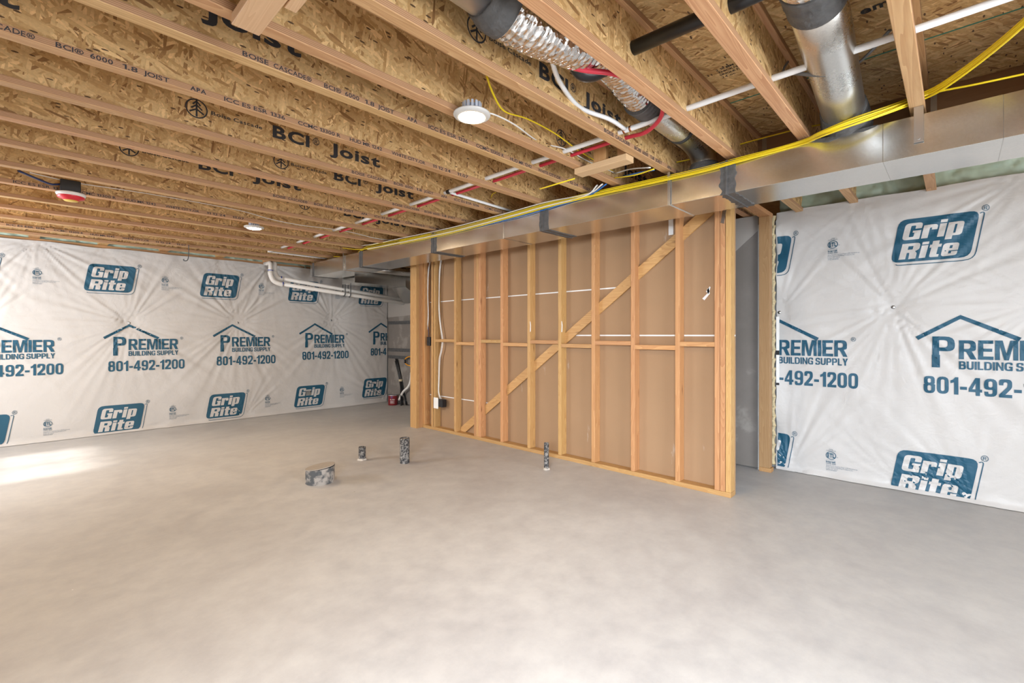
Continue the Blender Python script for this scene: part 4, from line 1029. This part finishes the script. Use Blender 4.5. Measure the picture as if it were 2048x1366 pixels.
slab(bm, pts, XD0 - 0.003, XD0 + 0.001); link('mastic_smear', b2m(bm), 'mastic', rb)

# ================================================================== PIPES
def pex(name, label, pts, r, mat, seg=12, step=0.04, group=None):
    o = tube(name, sample(pts, step), r, mat, None, seg); return tag(o, label, 'pipe', group)
px = thing('water_line', 'long straight white plastic water line threaded through the joist webs', 'pipe', (2.39, 3.0, 2.41))
tube('main_pipe', [(2.405, -0.6, 2.427), (2.40, 0.62, 2.422), (2.392, 1.36, 2.408), (2.387, 2.1, 2.402), (2.39, 3.0, 2.395), (2.39, 5.0, 2.395), (2.39, 6.92, 2.395)], 0.0145, 'pex_white', px, 14)
tube('branch_pipe', sample([(2.375, 1.372, 2.408), (2.20, 1.366, 2.405), PZ(1160, 215, 2.42), PZ(1120, 165, 2.44), PZ(1101, 112, 2.455), (1.52, 1.27, 2.52)], 0.03), 0.0115, 'pex_white', px, 12)
tube('tee_fitting', [(2.393, 1.33, 2.409), (2.391, 1.40, 2.408)], 0.010, 'box_black', px, 12)
for y in (1.345, 1.385): tube('crimp_ring', [(2.393, y - .006, 2.409), (2.393, y + .006, 2.409)], 0.0165, 'copper', px, 14)
tube('tee_fitting', [(2.39, 2.965, 2.395), (2.39, 3.003, 2.395)], 0.0165, 'box_black', px, 12)
tube('branch_pipe', [(2.40, 2.985, 2.392), (3.3, 2.985, 2.375)], 0.0115, 'pex_white', px, 12)
c = PZ(1153, 216, 2.422)
tube('pipe_clip', [c + Vector((-.012, 0, 0)), c + Vector((.012, .004, 0))], 0.0150, 'steel', px, 10)
pex('water_line', 'red plastic hot water line running beside the white one through the webs', [(1.50, 1.30, 2.47), (1.575, 1.262, 2.42), (1.66, 1.17, 2.375), (1.80, 1.075, 2.372), (2.05, 1.062, 2.385), (2.22, 1.075, 2.40), (2.34, 1.14, 2.385), (2.43, 1.27, 2.378), (2.465, 1.40, 2.398), (2.468, 1.6, 2.403), (2.468, 2.2, 2.400), (2.468, 4.0, 2.393), (2.468, 6.5, 2.393)], 0.0115, 'pex_red', 12, 0.03)
pex('water_line', 'short white line lying along the last joist near the back wall', [(2.36, 6.93, 2.392), (2.7, 6.93, 2.390), (3.2, 6.93, 2.39)], 0.0115, 'pex_white')
ab = thing('drain_pipe', 'black plastic drain pipe passing through the joist webs with a curved trap end', 'pipe', (1.84, 0.6, 2.45))
tube('pipe', [(1.85, -0.5, 2.474), (1.845, 0.62, 2.476), (1.834, 1.07, 2.481)], 0.030, 'abs_black', ab, 24)
tube('trap', sample([(1.832, 1.06, 2.480), (1.815, 1.115, 2.445), (1.775, 1.175, 2.408), (1.725, 1.205, 2.398), (1.685, 1.215, 2.42), (1.668, 1.225, 2.46), (1.665, 1.25, 2.50)], 0.012), 0.033, 'abs_black', ab, 24)
tube('collar', [(1.808, 1.126, 2.438), (1.793, 1.149, 2.423)], 0.0375, 'abs_black', ab, 24)

for lab, y, x0 in (('short foil flex duct glimpsed in a joist bay above the duct, nearer one', 5.27, 2.92), ('short foil flex duct glimpsed in a joist bay above the duct, by the back wall', 6.76, 2.80)):
    path, R = corrugated([(x0, y, 2.475), (x0 + 0.2, y, 2.47), (x0 + 0.40, y, 2.455)], 0.062)
    tag(tube('flex_duct', path, R, 'foil', None, 20), lab, 'duct', 'foil flex ducts in far bays')

# white pvc vent pair at the back wall
pv = thing('vent_pipe', 'lower white plastic vent pipe bending from the back wall rim towards the far room', 'pipe', (2.7, 7.45, 2.0))
A0 = PY(541, 527, 7.42); A1 = PY(541, 548, 7.42); A2 = PY(547, 561, 7.40); A3 = PY(560, 567.5, 7.38); A4 = PY(830, 610, 7.05)
tube('pipe', [A0 + Vector((0, .25, .02)), A0 + Vector((0, .02, .01)), A0, A1], 0.030, 'pvc_white', pv, 18)
tube('elbow', sample([A1 + Vector((0, 0, .03)), A1, A2, A3, A3 + (A4 - A3) * .02], 0.015), 0.036, 'pvc_white', pv, 18)
tube('pipe', [A3, A4], 0.030, 'pvc_white', pv, 18)
d = (A4 - A3).normalized(); tube('primer_ring', [A3 + d * .03, A3 + d * .045], 0.0365, 'purple_primer', pv, 18)
tube('primer_ring', [A1 + Vector((0, 0, .06)), A1 + Vector((0, 0, .05))], 0.0365, 'purple_primer', pv, 18)
pv = thing('vent_pipe', 'upper white plastic vent pipe running beside the lower one below the trunk duct', 'pipe', (2.8, 7.4, 2.0))
B0 = PY(550, 527, 7.46); B1 = PY(550, 546, 7.46); B3 = PY(556, 556, 7.44); B4 = PY(830, 604, 7.10)
tube('pipe', [B0 + Vector((0, .22, .02)), B0 + Vector((0, .02, .01)), B0, B1], 0.030, 'pvc_white', pv, 18)
tube('elbow', sample([B1 + Vector((0, 0, .03)), B1, B3, B3 + (B4 - B3) * .03], 0.015), 0.036, 'pvc_white', pv, 18)
tube('pipe', [B3, B4], 0.030, 'pvc_white', pv, 18)
d = (B4 - B3).normalized(); tube('primer_ring', [B3 + d * .035, B3 + d * .05], 0.0365, 'purple_primer', pv, 18)
for t, u in ((0.43, 662), (0.47, 670)):
    c = A3.lerp(A4, t)
    o = tube('pipe_hanger', sample([(c.x, c.y - .04, 2.12), (c.x, c.y - .045, c.z + .03), (c.x, c.y - .036, c.z - .01), (c.x, c.y, c.z - .036), (c.x, c.y + .036, c.z - .01), (c.x, c.y + .045, c.z + .03), (c.x, c.y + .04, 2.12)], 0.01), 0.006, 'dark_clip', None, 6, flat=(1, 2.2))
    tag(o, 'dark plastic hanger loop around the white vent pipes, %s of two' % ('first' if u == 662 else 'second'), 'bracket', 'pipe hangers')
c0, c1 = PY(377, 486, 6.98), PY(374, 520, 6.98)
o = tube('pipe_hanger', sample([(c0.x, 6.97, HJ + .02), (c0.x, 6.97, 2.25), (c1.x + .01, 6.97, 2.19), (c1.x - .005, 6.96, 2.160), (c1.x - .035, 6.96, 2.155), (c1.x - .04, 6.96, 2.175)], 0.01), 0.007, 'dark_clip', None, 6, flat=(0.6, 1.8))
tag(o, 'grey plastic J-hook hanging empty from a joist before the back wall', 'bracket')

# ================================================================== CABLES
def cable(label, pts, mat, r=0.0042, name='cable', flat=(1, 1.7), group='electrical cables'):
    o = tube(name, sample(pts, 0.03), r, mat, None, 7, flat=flat); return tag(o, label, 'cable', group)
run = [(1480, 318), (1400, 340), (1280, 367), (1170, 391), (1090, 411), (1000, 436), (900, 462), (800, 483), (735, 496)]
def along(dv, dx, stop=9):
    return [PX(u, v + dv, XD0 - 0.012 + dx) for u, v in run[:stop]]
head = [(2120, -30, 2.45), (2045, 45, 2.58), (1960, 116, 2.80), (1885, 170, 2.96), (1845, 190, 3.02), (1790, 212, 2.94), (1700, 243, 2.85), (1640, 266, 2.87), (1600, 284, XD0 - 0.015)]
words_ = ['topmost', 'second', 'third', 'fourth']
for k, (dv, dx, e) in enumerate(((-3, 0.02, 0), (0, 0.0, 4), (3, -0.006, 9), (-1, 0.03, -4))):
    cable('%s yellow cable of the bundle draped along the top of the duct' % words_[k], [PX(u, v + e * (1 if i < 7 else 0.4), X + 0.006 * k) for i, (u, v, X) in enumerate(head)] + along(dv, dx, 9 - (k == 3)) + [Vector((XD0 + .12, 6.0, 2.31)), Vector((XD0 + .1, 6.5, 2.36))][:(2 if k < 2 else 0)], 'cable_yellow')
cable('single yellow cable running in low from the edge of the picture to the bundle', [PX(2120, 132, 3.0), PX(2048, 148, 3.0), PX(1950, 169, 3.0), PX(1858, 188, 3.02), PX(1800, 214, 2.94), PX(1700, 252, 2.86), PX(1640, 274, 2.88), PX(1600, 290, XD0 - .01)] + along(5, -0.008, 8), 'cable_yellow')
cable('yellow cable passing behind the joists above the rest of the bundle', [PX(1700, 243, 3.10), PX(1620, 253, 3.22), PX(1530, 275, 3.22), PX(1465, 293, 3.22), PX(1400, 314, 3.20), PX(1336, 328, 3.15)], 'cable_yellow')
cable('white cable lying along the far half of the duct top, upper one', [PX(1205, 368, 2.93), PX(1175, 388, XD0 - .015)] + along(-6, 0.01)[4:] + [PX(690, 490, 3.0), PX(735, 462, 2.95)], 'cable_white')
cable('white cable lying along the far half of the duct top, lower one', [PX(1195, 370, 2.94), PX(1170, 392, XD0 - .02)] + along(2, -0.016)[4:], 'cable_white')
cable('blue cable along the front edge of the duct below the yellow bundle', [PX(1213, 368, 2.95), PX(1180, 390, XD0 - .014), PX(1120, 410, XD0 - .014), PX(1040, 433, XD0 - .02), PX(960, 452, XD0 - .012), PX(880, 470, XD0 - .012), PX(800, 487, XD0 - .01)], 'cable_blue')
for z0, w in ((1600, 0), (1170, 1), (1343, 2)):
    pass
# cables in the bay with the near lamp
LX, LY, LZ = 1.535, 1.735, 2.318
cable('thin yellow cable curving down past the near round lamp', [PZ(973, 150, 2.45), PZ(985, 185, 2.40), PZ(1008, 222, 2.39), PZ(1055, 238, 2.41), PZ(1110, 267, 2.42), PZ(1160, 303, 2.42), PZ(1205, 330, 2.43), PZ(1230, 345, 2.43)], 'cable_yellow', 0.0034)
cable('thin white cable running from the near lamp along the joist bay', [(LX + .03, LY + .02, LZ + .04), PZ(985, 228, 2.36), PZ(1030, 250, 2.38), PZ(1080, 285, 2.40), PZ(1130, 298, 2.41), PZ(1175, 322, 2.41), PZ(1230, 346, 2.42)], 'cable_white', 0.0034)
cable('short yellow cable crossing the dark joist bay by the duct', [PY(1228, 356, 1.80), PY(1270, 350, 1.6), PY(1308, 338, 1.45)], 'cable_yellow')
cable('short white cable crossing the dark joist bay by the duct', [PY(1230, 347, 1.80), PY(1262, 338, 1.65), PY(1300, 335, 1.45)], 'cable_white')
cable('short blue cable crossing the dark joist bay by the duct', [PY(1230, 357, 1.81), PY(1275, 346, 1.6), PY(1308, 340, 1.46)], 'cable_blue')
cable('stub of yellow cable poking out of a joist web', [PY(1080, 378, JY[5] + .034), PY(1110, 369, JY[5] - .1), PY(1150, 357, JY[4] + .035)], 'cable_yellow')
cable('small yellow cable curl beside the water line branch', [PY(982, 396, JY[7] + .02), PY(985, 388, JY[7] - .05), PY(992, 385, JY[7] - .1)], 'cable_yellow', 0.003)
cable('yellow cable end on top of the duct at its far part', [PX(686, 496, 2.95), PX(720, 499, 2.98), PX(760, 493, 3.0)], 'cable_yellow')
cable('dark grey cable looping below the round metal branch duct', [PZ(1780, 60, 2.50), PZ(1735, 110, 2.47), PZ(1695, 140, 2.40), PZ(1650, 150, 2.36), PZ(1595, 147, 2.42), PZ(1566, 143, 2.47), PZ(1576, 124, 2.52)], 'cable_grey', 0.005)
cable('long thin grey cable strung along a joist from the smoke alarm to the far lamp', [PY(60, 345, 4.9), PY(110, 357, 4.94), PY(160, 367, 4.95), PY(300, 388, 4.95), PY(470, 419, 4.96), PY(540, 438, 4.98), PY(600, 450, 4.98), PY(690, 462, 4.98), PY(760, 478, 4.98), PY(820, 480, 4.98)], 'cable_white', 0.004)
cable('dark blue cable drooping to the smoke alarm box', [PY(38, 342, 4.7), PY(75, 358, 4.85), PY(105, 369, 4.92), PY(127, 367, 4.94)], 'cable_navy', 0.007)

# ================================================================== LAMPS
def lamp(label, x, y, z, r):
    t = thing('ceiling_lamp', label, 'lamp', (x, y, z), 'round recessed lamps')
    lathe('trim_ring', [(r * .70, -0.010), (r * .74, -0.013), (r * .96, -0.004), (r, 0.002), (r * .99, 0.006), (r * .55, 0.010), (0, 0.010)], (x, y, z), 'lamp_trim', t, 40)
    lathe('lens', [(0, -0.019), (r * .35, -0.018), (r * .58, -0.015), (r * .70, -0.0100)], (x, y, z), 'lamp_glow', t, 36)
    hs = lathe('heat_sink', [(r * .40, 0.010), (r * .40, 0.048), (0, 0.048)], (x, y, z), 'heat_sink', t, 24)
    bm = bmesh.new(); add_box(bm, -0.004, 0.006, -0.0055, 0.0055, 0.014, 0.058); fm = b2m(bm); fm.materials.append(MAT['heat_sink'])
    for k in range(14):
        a = 2 * PI * k / 14; f = link('fin', fm, None, hs)
        f.matrix_parent_inverse = Matrix.Translation((-0, 0, 0)); f.location = (x + math.cos(a) * r * .46, y + math.sin(a) * r * .46, z); f.rotation_euler = (0, 0, a)
    l = bpy.data.lights.new('lamp_light', 'AREA'); l.shape = 'DISK'; l.size = r * 1.35; l.energy = LAMP_W; l.color = (1.0, 0.72, 0.42)
    o = bpy.data.objects.new('lamp_light', l); COL.objects.link(o); o.location = (x, y, z - 0.022)
    return t
LAMP_W = 17
lamp('near round white ceiling lamp, lit, hanging under a joist', LX, LY, LZ, 0.092)
p = PZ(508, 455, 2.325)
lamp('far round white ceiling lamp, lit, small near the back wall', p.x, p.y, 2.325, 0.092)
lamp('added lit round ceiling lamp beside the camera, out of the picture', -0.9, 1.735, 2.325, 0.092)  # unseen lamp, added for the light it gives the room
lamp('added lit round ceiling lamp near the back wall, out of the picture', -0.9, 5.18, 2.325, 0.092)  # also unseen, added for more warm light

# smoke alarm with its dust cover
sx, sy = 0.262, 4.915
sa = thing('smoke_alarm', 'smoke alarm with red and yellow dust cover on a black box under a joist', 'smoke alarm', (sx, sy, 2.28))
box('junction_box', sx - .060, sx + .055, sy - .02, sy + .074, 2.318, 2.415, 'box_black', sa, bev=0.004)
lathe('base_plate', [(0, 0.030), (.086, 0.030), (.088, 0.022), (.080, 0.006), (0, .006)], (sx, sy, 2.286), 'plastic_white', sa, 32)
lathe('dust_cover', [(.079, 0.006), (.078, -.006), (.048, -.016), (.046, -.024), (0, -.024)], (sx, sy, 2.286), 'detector_red', sa, 32)
lathe('cover_label', [(.043, -.0245), (.041, -.028), (0, -.028)], (sx, sy, 2.286), 'detector_yellow', sa, 28)

# ================================================================== LUMBER BLOCKS UNDER THE JOISTS
y0, y1 = JY[3] + FW + .002, JY[4] - .002
wb1 = thing('wood_blocking', 'flat wooden block with upright pieces fixed between two joists by the water lines', 'wood block', (2.58, 1.62, HJ))
box('flat_block', 2.53, 2.62, y0 - 0.005, JY[4] + 0.045, HJ - 0.040, HJ - 0.002, 'pale_lumber', wb1, bev=0.002)
box('upright', 2.475, 2.513, 1.575, 1.665, HJ - 0.03, SUB - .004, 'lumber_z', wb1, bev=0.002) if False else box('upright', 2.535, 2.573, 1.60, 1.69, HJ - 0.001, SUB - .004, 'lumber_z', wb1, bev=0.002)
box('upright', 2.575, 2.613, y0 + .002, y0 + 0.085, HJ - 0.001, SUB - .004, 'lumber_z', wb1, bev=0.002)
wb2 = thing('wood_blocking', 'short wide wood block bridging two joists at the top edge of the picture', 'wood block', (0.55, 1.62, HJ))
box('flat_block', 0.497, 0.586, y0 - 0.01, JY[4] + 0.012, HJ - 0.039, HJ - 0.001, 'pale_lumber', wb2, bev=0.002)
box('cross_piece', 0.60, 0.64, y0, y0 + .16, HJ - 0.02, HJ + 0.06, 'pale_lumber', wb2, bev=0.002)

# ================================================================== WIRING ON THE STUD WALL
c = PX(855, 683, XP)
o = box('junction_box', XP - 0.004, XP + 0.07, c.y - 0.055, c.y + 0.012, 1.09, 1.205, 'box_black', None, bev=0.004); tag(o, 'black switch box nailed to the first stud of the framed wall', 'junction box')
c2 = PX(877, 805, XP)
ot = thing('outlet', 'white covered outlet on a black box low on a doubled stud', 'outlet', (XP, c2.y, 0.3))
box('cover_plate', XP - 0.016, XP - 0.010, PX(878, 805, XP).y, PX(869, 805, XP).y, 0.285, 0.425, 'plastic_white', ot, bev=0.002)
box('box_body', XP - 0.010, XP + 0.06, PX(885.5, 805, XP).y, PX(874, 805, XP).y, 0.310, 0.405, 'box_black', ot, bev=0.003)
def wall_cable(label, uv, x, mat):
    o = tube('cable', sample([PX(u, v, x) for u, v in uv], 0.03), 0.0036, mat, None, 7, flat=(1, 1.5)); tag(o, label, 'cable', 'cables stapled to the studs')
wall_cable('white cable down to the black switch box, first of the pair', [(860, 522), (856, 545), (855, 590), (856, 620), (855, 645), (851.5, 665), (851.5, 677)], XP + .045, 'cable_white')
wall_cable('white cable down to the black switch box, second of the pair', [(860.5, 522), (857.5, 545), (856, 590), (857, 620), (856.5, 645), (854, 665), (854, 677)], XP + .05, 'cable_white')
wall_cable('dark blue cable down to the black switch box', [(859, 524), (855.5, 545), (854, 590), (853.5, 630), (857, 660), (857.5, 678)], XP + .055, 'cable_navy')
wall_cable('white cable down the doubled stud to the low outlet, first of the pair', [(881, 520), (878.5, 545), (878, 590), (877.5, 620), (880, 650), (884, 680), (882, 700), (878, 720), (877, 760), (876.5, 785), (880, 798)], XP + .04, 'cable_white')
wall_cable('white cable down the doubled stud to the low outlet, second of the pair', [(883, 520), (880, 545), (878.5, 590), (879, 620), (881.5, 650), (886, 680), (884, 700), (880, 720), (878.5, 760), (878, 785), (883, 799)], XP + .046, 'cable_white')

# ================================================================== FLOOR STUBS
def stub(label, u, v, r, h, mat='dirty_pipe', base=True, lean=0.0):
    p = PZ(u, v, 0); p += Vector((FX, FY, 0)) * r * 0.6
    t = thing('floor_pipe', label, 'pipe', (p.x, p.y, 0), 'drain stubs in the slab')
    lathe('pipe', [(r, 0), (r, h), (r * .86, h), (r * .86, h - .03)], (p.x, p.y, 0), mat, t, 26)
    lathe('plug', [(0, h - .006), (r * .85, h - .010), (r * .85, h - .02)], (p.x, p.y, 0), 'plug_putty', t, 22)
    if base:
        bm = bmesh.new(); n = 22; a = []
        for k in range(n):
            th = 2 * PI * k / n; q = 1.0 + 0.35 * (0.5 + noise.noise(Vector((math.cos(th) * 1.5, math.sin(th) * 1.5, u))))
            a.append((math.cos(th) * r * q, math.sin(th) * r * q))
        lo = [bm.verts.new((p.x + x * 1.15, p.y + y * 1.15, 0.001)) for x, y in a]; hi = [bm.verts.new((p.x + x, p.y + y, 0.016)) for x, y in a]; inn = [bm.verts.new((p.x + x * .6, p.y + y * .6, 0.022)) for x, y in a]
        for k in range(n):
            bm.faces.new((lo[k], lo[(k + 1) % n], hi[(k + 1) % n], hi[k])); bm.faces.new((hi[k], hi[(k + 1) % n], inn[(k + 1) % n], inn[k]))
        link('cement_collar', b2m(bm), 'plug_putty', t)
    return t
stub('shortest cement-splashed pipe stub, between the capped drum and the taller stub', 723, 921, 0.034, 0.130)
stub('thick cement-splashed pipe stub, tall, midway to the stud wall', 808, 927, 0.046, 0.240, base=False)
stub('thin tall black pipe stub standing just before the stud wall plate', 1093, 940, 0.0225, 0.245)
p = PZ(633, 969, 0) + Vector((FX, FY, 0)) * 0.075
dr = thing('floor_drum', 'wide squat grey pipe stub with a tilted dusty lid, cement splashed', 'pipe', (p.x, p.y, 0))
rt = Matrix.Rotation(0.0, 3, 'X')
bm = bmesh.new(); n = 40; r = 0.115; lo, hi = [], []
ax_ = Vector((FY, -FX, 0))
for k in range(n):
    d = Vector((math.cos(2 * PI * k / n), math.sin(2 * PI * k / n), 0)) * r
    lo.append(bm.verts.new(Vector((p.x, p.y, 0)) + d)); hi.append(bm.verts.new(Vector((p.x, p.y, 0.122 + 0.10 * d.dot(ax_))) + d))
for k in range(n): f = bm.faces.new((lo[k], lo[(k + 1) % n], hi[(k + 1) % n], hi[k])); f.smooth = True
link('drum', b2m(bm), 'dirty_drum', dr)
bm = bmesh.new(); tp, bt = [], []
for k in range(n):
    d = Vector((math.cos(2 * PI * k / n), math.sin(2 * PI * k / n), 0)) * (r * 1.015); z = 0.1255 + 0.14 * d.dot(ax_)
    tp.append(bm.verts.new(Vector((p.x, p.y, z + 0.006)) + d)); bt.append(bm.verts.new(Vector((p.x, p.y, z)) + d))
bm.faces.new(tp); bm.faces.new(bt[::-1])
for k in range(n): bm.faces.new((bt[k], bt[(k + 1) % n], tp[(k + 1) % n], tp[k]))
link('lid', b2m(bm), 'dusty_lid', dr)

# ================================================================== THINGS IN THE FAR CORNER
cx, cy = PZ(786, 809, 0).x - 0.02, PZ(786, 809, 0).y - 0.03
pc = thing('paint_can', 'dark red gallon paint can with steel rim on the floor in the far corner', 'paint can', (cx, cy, 0))
lathe('body', [(0, 0), (.080, 0), (.082, .004), (.082, .165)], (cx, cy, 0), 'can_red', pc, 32)
lathe('rim', [(.082, .165), (.084, .170), (.084, .182), (.074, .182), (.072, .176), (0, .176)], (cx, cy, 0), 'can_steel', pc, 32)
vd = Vector((-cx, -cy, 0)).normalized(); sd = Vector((vd.y, -vd.x, 0)) * -1
def on_can(bm, s, z, rr=0.0826):
    th = s / rr; d = vd * math.cos(th) + sd * math.sin(th); return Vector((cx, cy, z)) + d * rr
def can_text(bm, s, s0, s1, z0, z1, bold=0.02):
    V, F = text_mesh(s, bold); vs = [bm.verts.new(on_can(bm, x, z)) for x, z in fit(V, s0, s1, z0, z1)]
    for q in F: bm.faces.new([vs[i] for i in q])
bm = bmesh.new(); can_text(bm, 'A-100', -.055, .03, .092, .112); strip_z = 0
for k in range(5):
    a = [on_can(bm, -.05 + i * .02, .078 - k * .010) for i in range(5 - (k % 2))]
    for i in range(len(a) - 1):
        bm.faces.new([bm.verts.new(a[i]), bm.verts.new(a[i + 1]), bm.verts.new(a[i + 1] - Vector((0, 0, .003))), bm.verts.new(a[i] - Vector((0, 0, .003)))])
o = link('can_print', b2m(bm), 'plastic_white', pc); o['kind'] = 'stuff'
bm = bmesh.new(); q = [on_can(bm, s, z) for s, z in ((-.035, .125), (-.010, .125), (-.010, .155), (-.035, .155))]; bm.faces.new([bm.verts.new(v) for v in q]); link('can_badge', b2m(bm), 'can_blue', pc)
rb_ = thing('rod_bundle', 'bundle of thin black tubes tied with tan tape leaning in the far corner', 'tube bundle', (4.5, 7.1, 0))
top = PY(793, 722, 7.28)
base0 = PZ(812, 811, 0)
for k in range(7):
    a = 2 * PI * k / 7
    off = Vector((math.cos(a) * .022, math.sin(a) * .022, 0)); foot = Vector((base0.x - .10 + .035 * k, base0.y + .02 * (k % 3), 0.008))
    tube('rod', sample([foot, foot.lerp(top, .55) * .5 + (Vector((base0.x, base0.y, 0)).lerp(top, .55)) * .5 + off * .6, top + off + Vector((0, 0, .02 * (k % 3)))], 0.08), 0.010, 'abs_black', rb_, 8)
md = Vector((base0.x, base0.y, 0)).lerp(top, .56)
tube('tape_band', [md - Vector((0, 0, .018)), md + Vector((0, 0, .018))], 0.034, 'tape_tan', rb_, 14)
o = tube('drain_hose', sample([PX(798, 800, 4.58), PX(806, 784, 4.58), PX(816, 774, 4.58), PX(821, 762, 4.58), PX(822.5, 745, 4.58)], 0.03), 0.020, 'pvc_white', None, 12); tag(o, 'white bent plastic drain hose beside the rod bundle in the far corner', 'pipe')
oc = thing('gas_line', 'yellow curved flexible line with black clamp on the far corner wall', 'pipe', tuple(PX(816, 720, 4.62)))
tube('line', sample([PX(830, 713.5, 4.62), PX(818, 713.5, 4.62), PX(811.5, 717, 4.62), PX(809.5, 723, 4.62), PX(812, 728, 4.62), PX(818, 731, 4.62), PX(830, 732, 4.62)], 0.02), 0.010, 'orange', oc, 10)
tube('clamp', [PX(810.5, 719, 4.615), PX(810, 726, 4.615)], 0.018, 'box_black', oc, 10)

# ducts beyond the stud wall's far end
rd = thing('branch_duct', 'dark rectangular branch duct with flared takeoff beyond the far end of the stud wall', 'duct', (4.2, 6.9, 1.98))
box('body', 3.45, 4.35, 6.55, 6.95, 2.02, 2.24, 'galvanised', rd, bev=0.002)
bm = bmesh.new()
fr = [(4.35, 6.55, 2.02), (4.35, 6.95, 2.02), (4.35, 6.95, 2.24), (4.35, 6.55, 2.24)]; to = [(4.62, 6.45, 1.78), (4.62, 7.0, 1.78), (4.64, 7.0, 2.10), (4.64, 6.45, 2.10)]
a = [bm.verts.new(q) for q in fr]; c_ = [bm.verts.new(q) for q in to]
for i in range(4): bm.faces.new((a[i], a[(i + 1) % 4], c_[(i + 1) % 4], c_[i]))
bmesh.ops.recalc_face_normals(bm, faces=bm.faces)
link('takeoff', b2m(bm), 'galvanised', rd)
rp = thing('round_duct', 'small round metal duct running across just under the far joists', 'duct', (4.0, 6.2, 2.2))
tube('metal_pipe', [(3.40, 6.3, 2.215), (4.6, 6.3, 2.215)], 0.055, 'galvanised_round', rp, 24)
tube('foil_flex', [(3.40 - .012 * k, 6.3 + .004 * k, 2.215) for k in range(12)], [0.060 + 0.006 * (k % 2) for k in range(12)], 'foil', rp, 20)
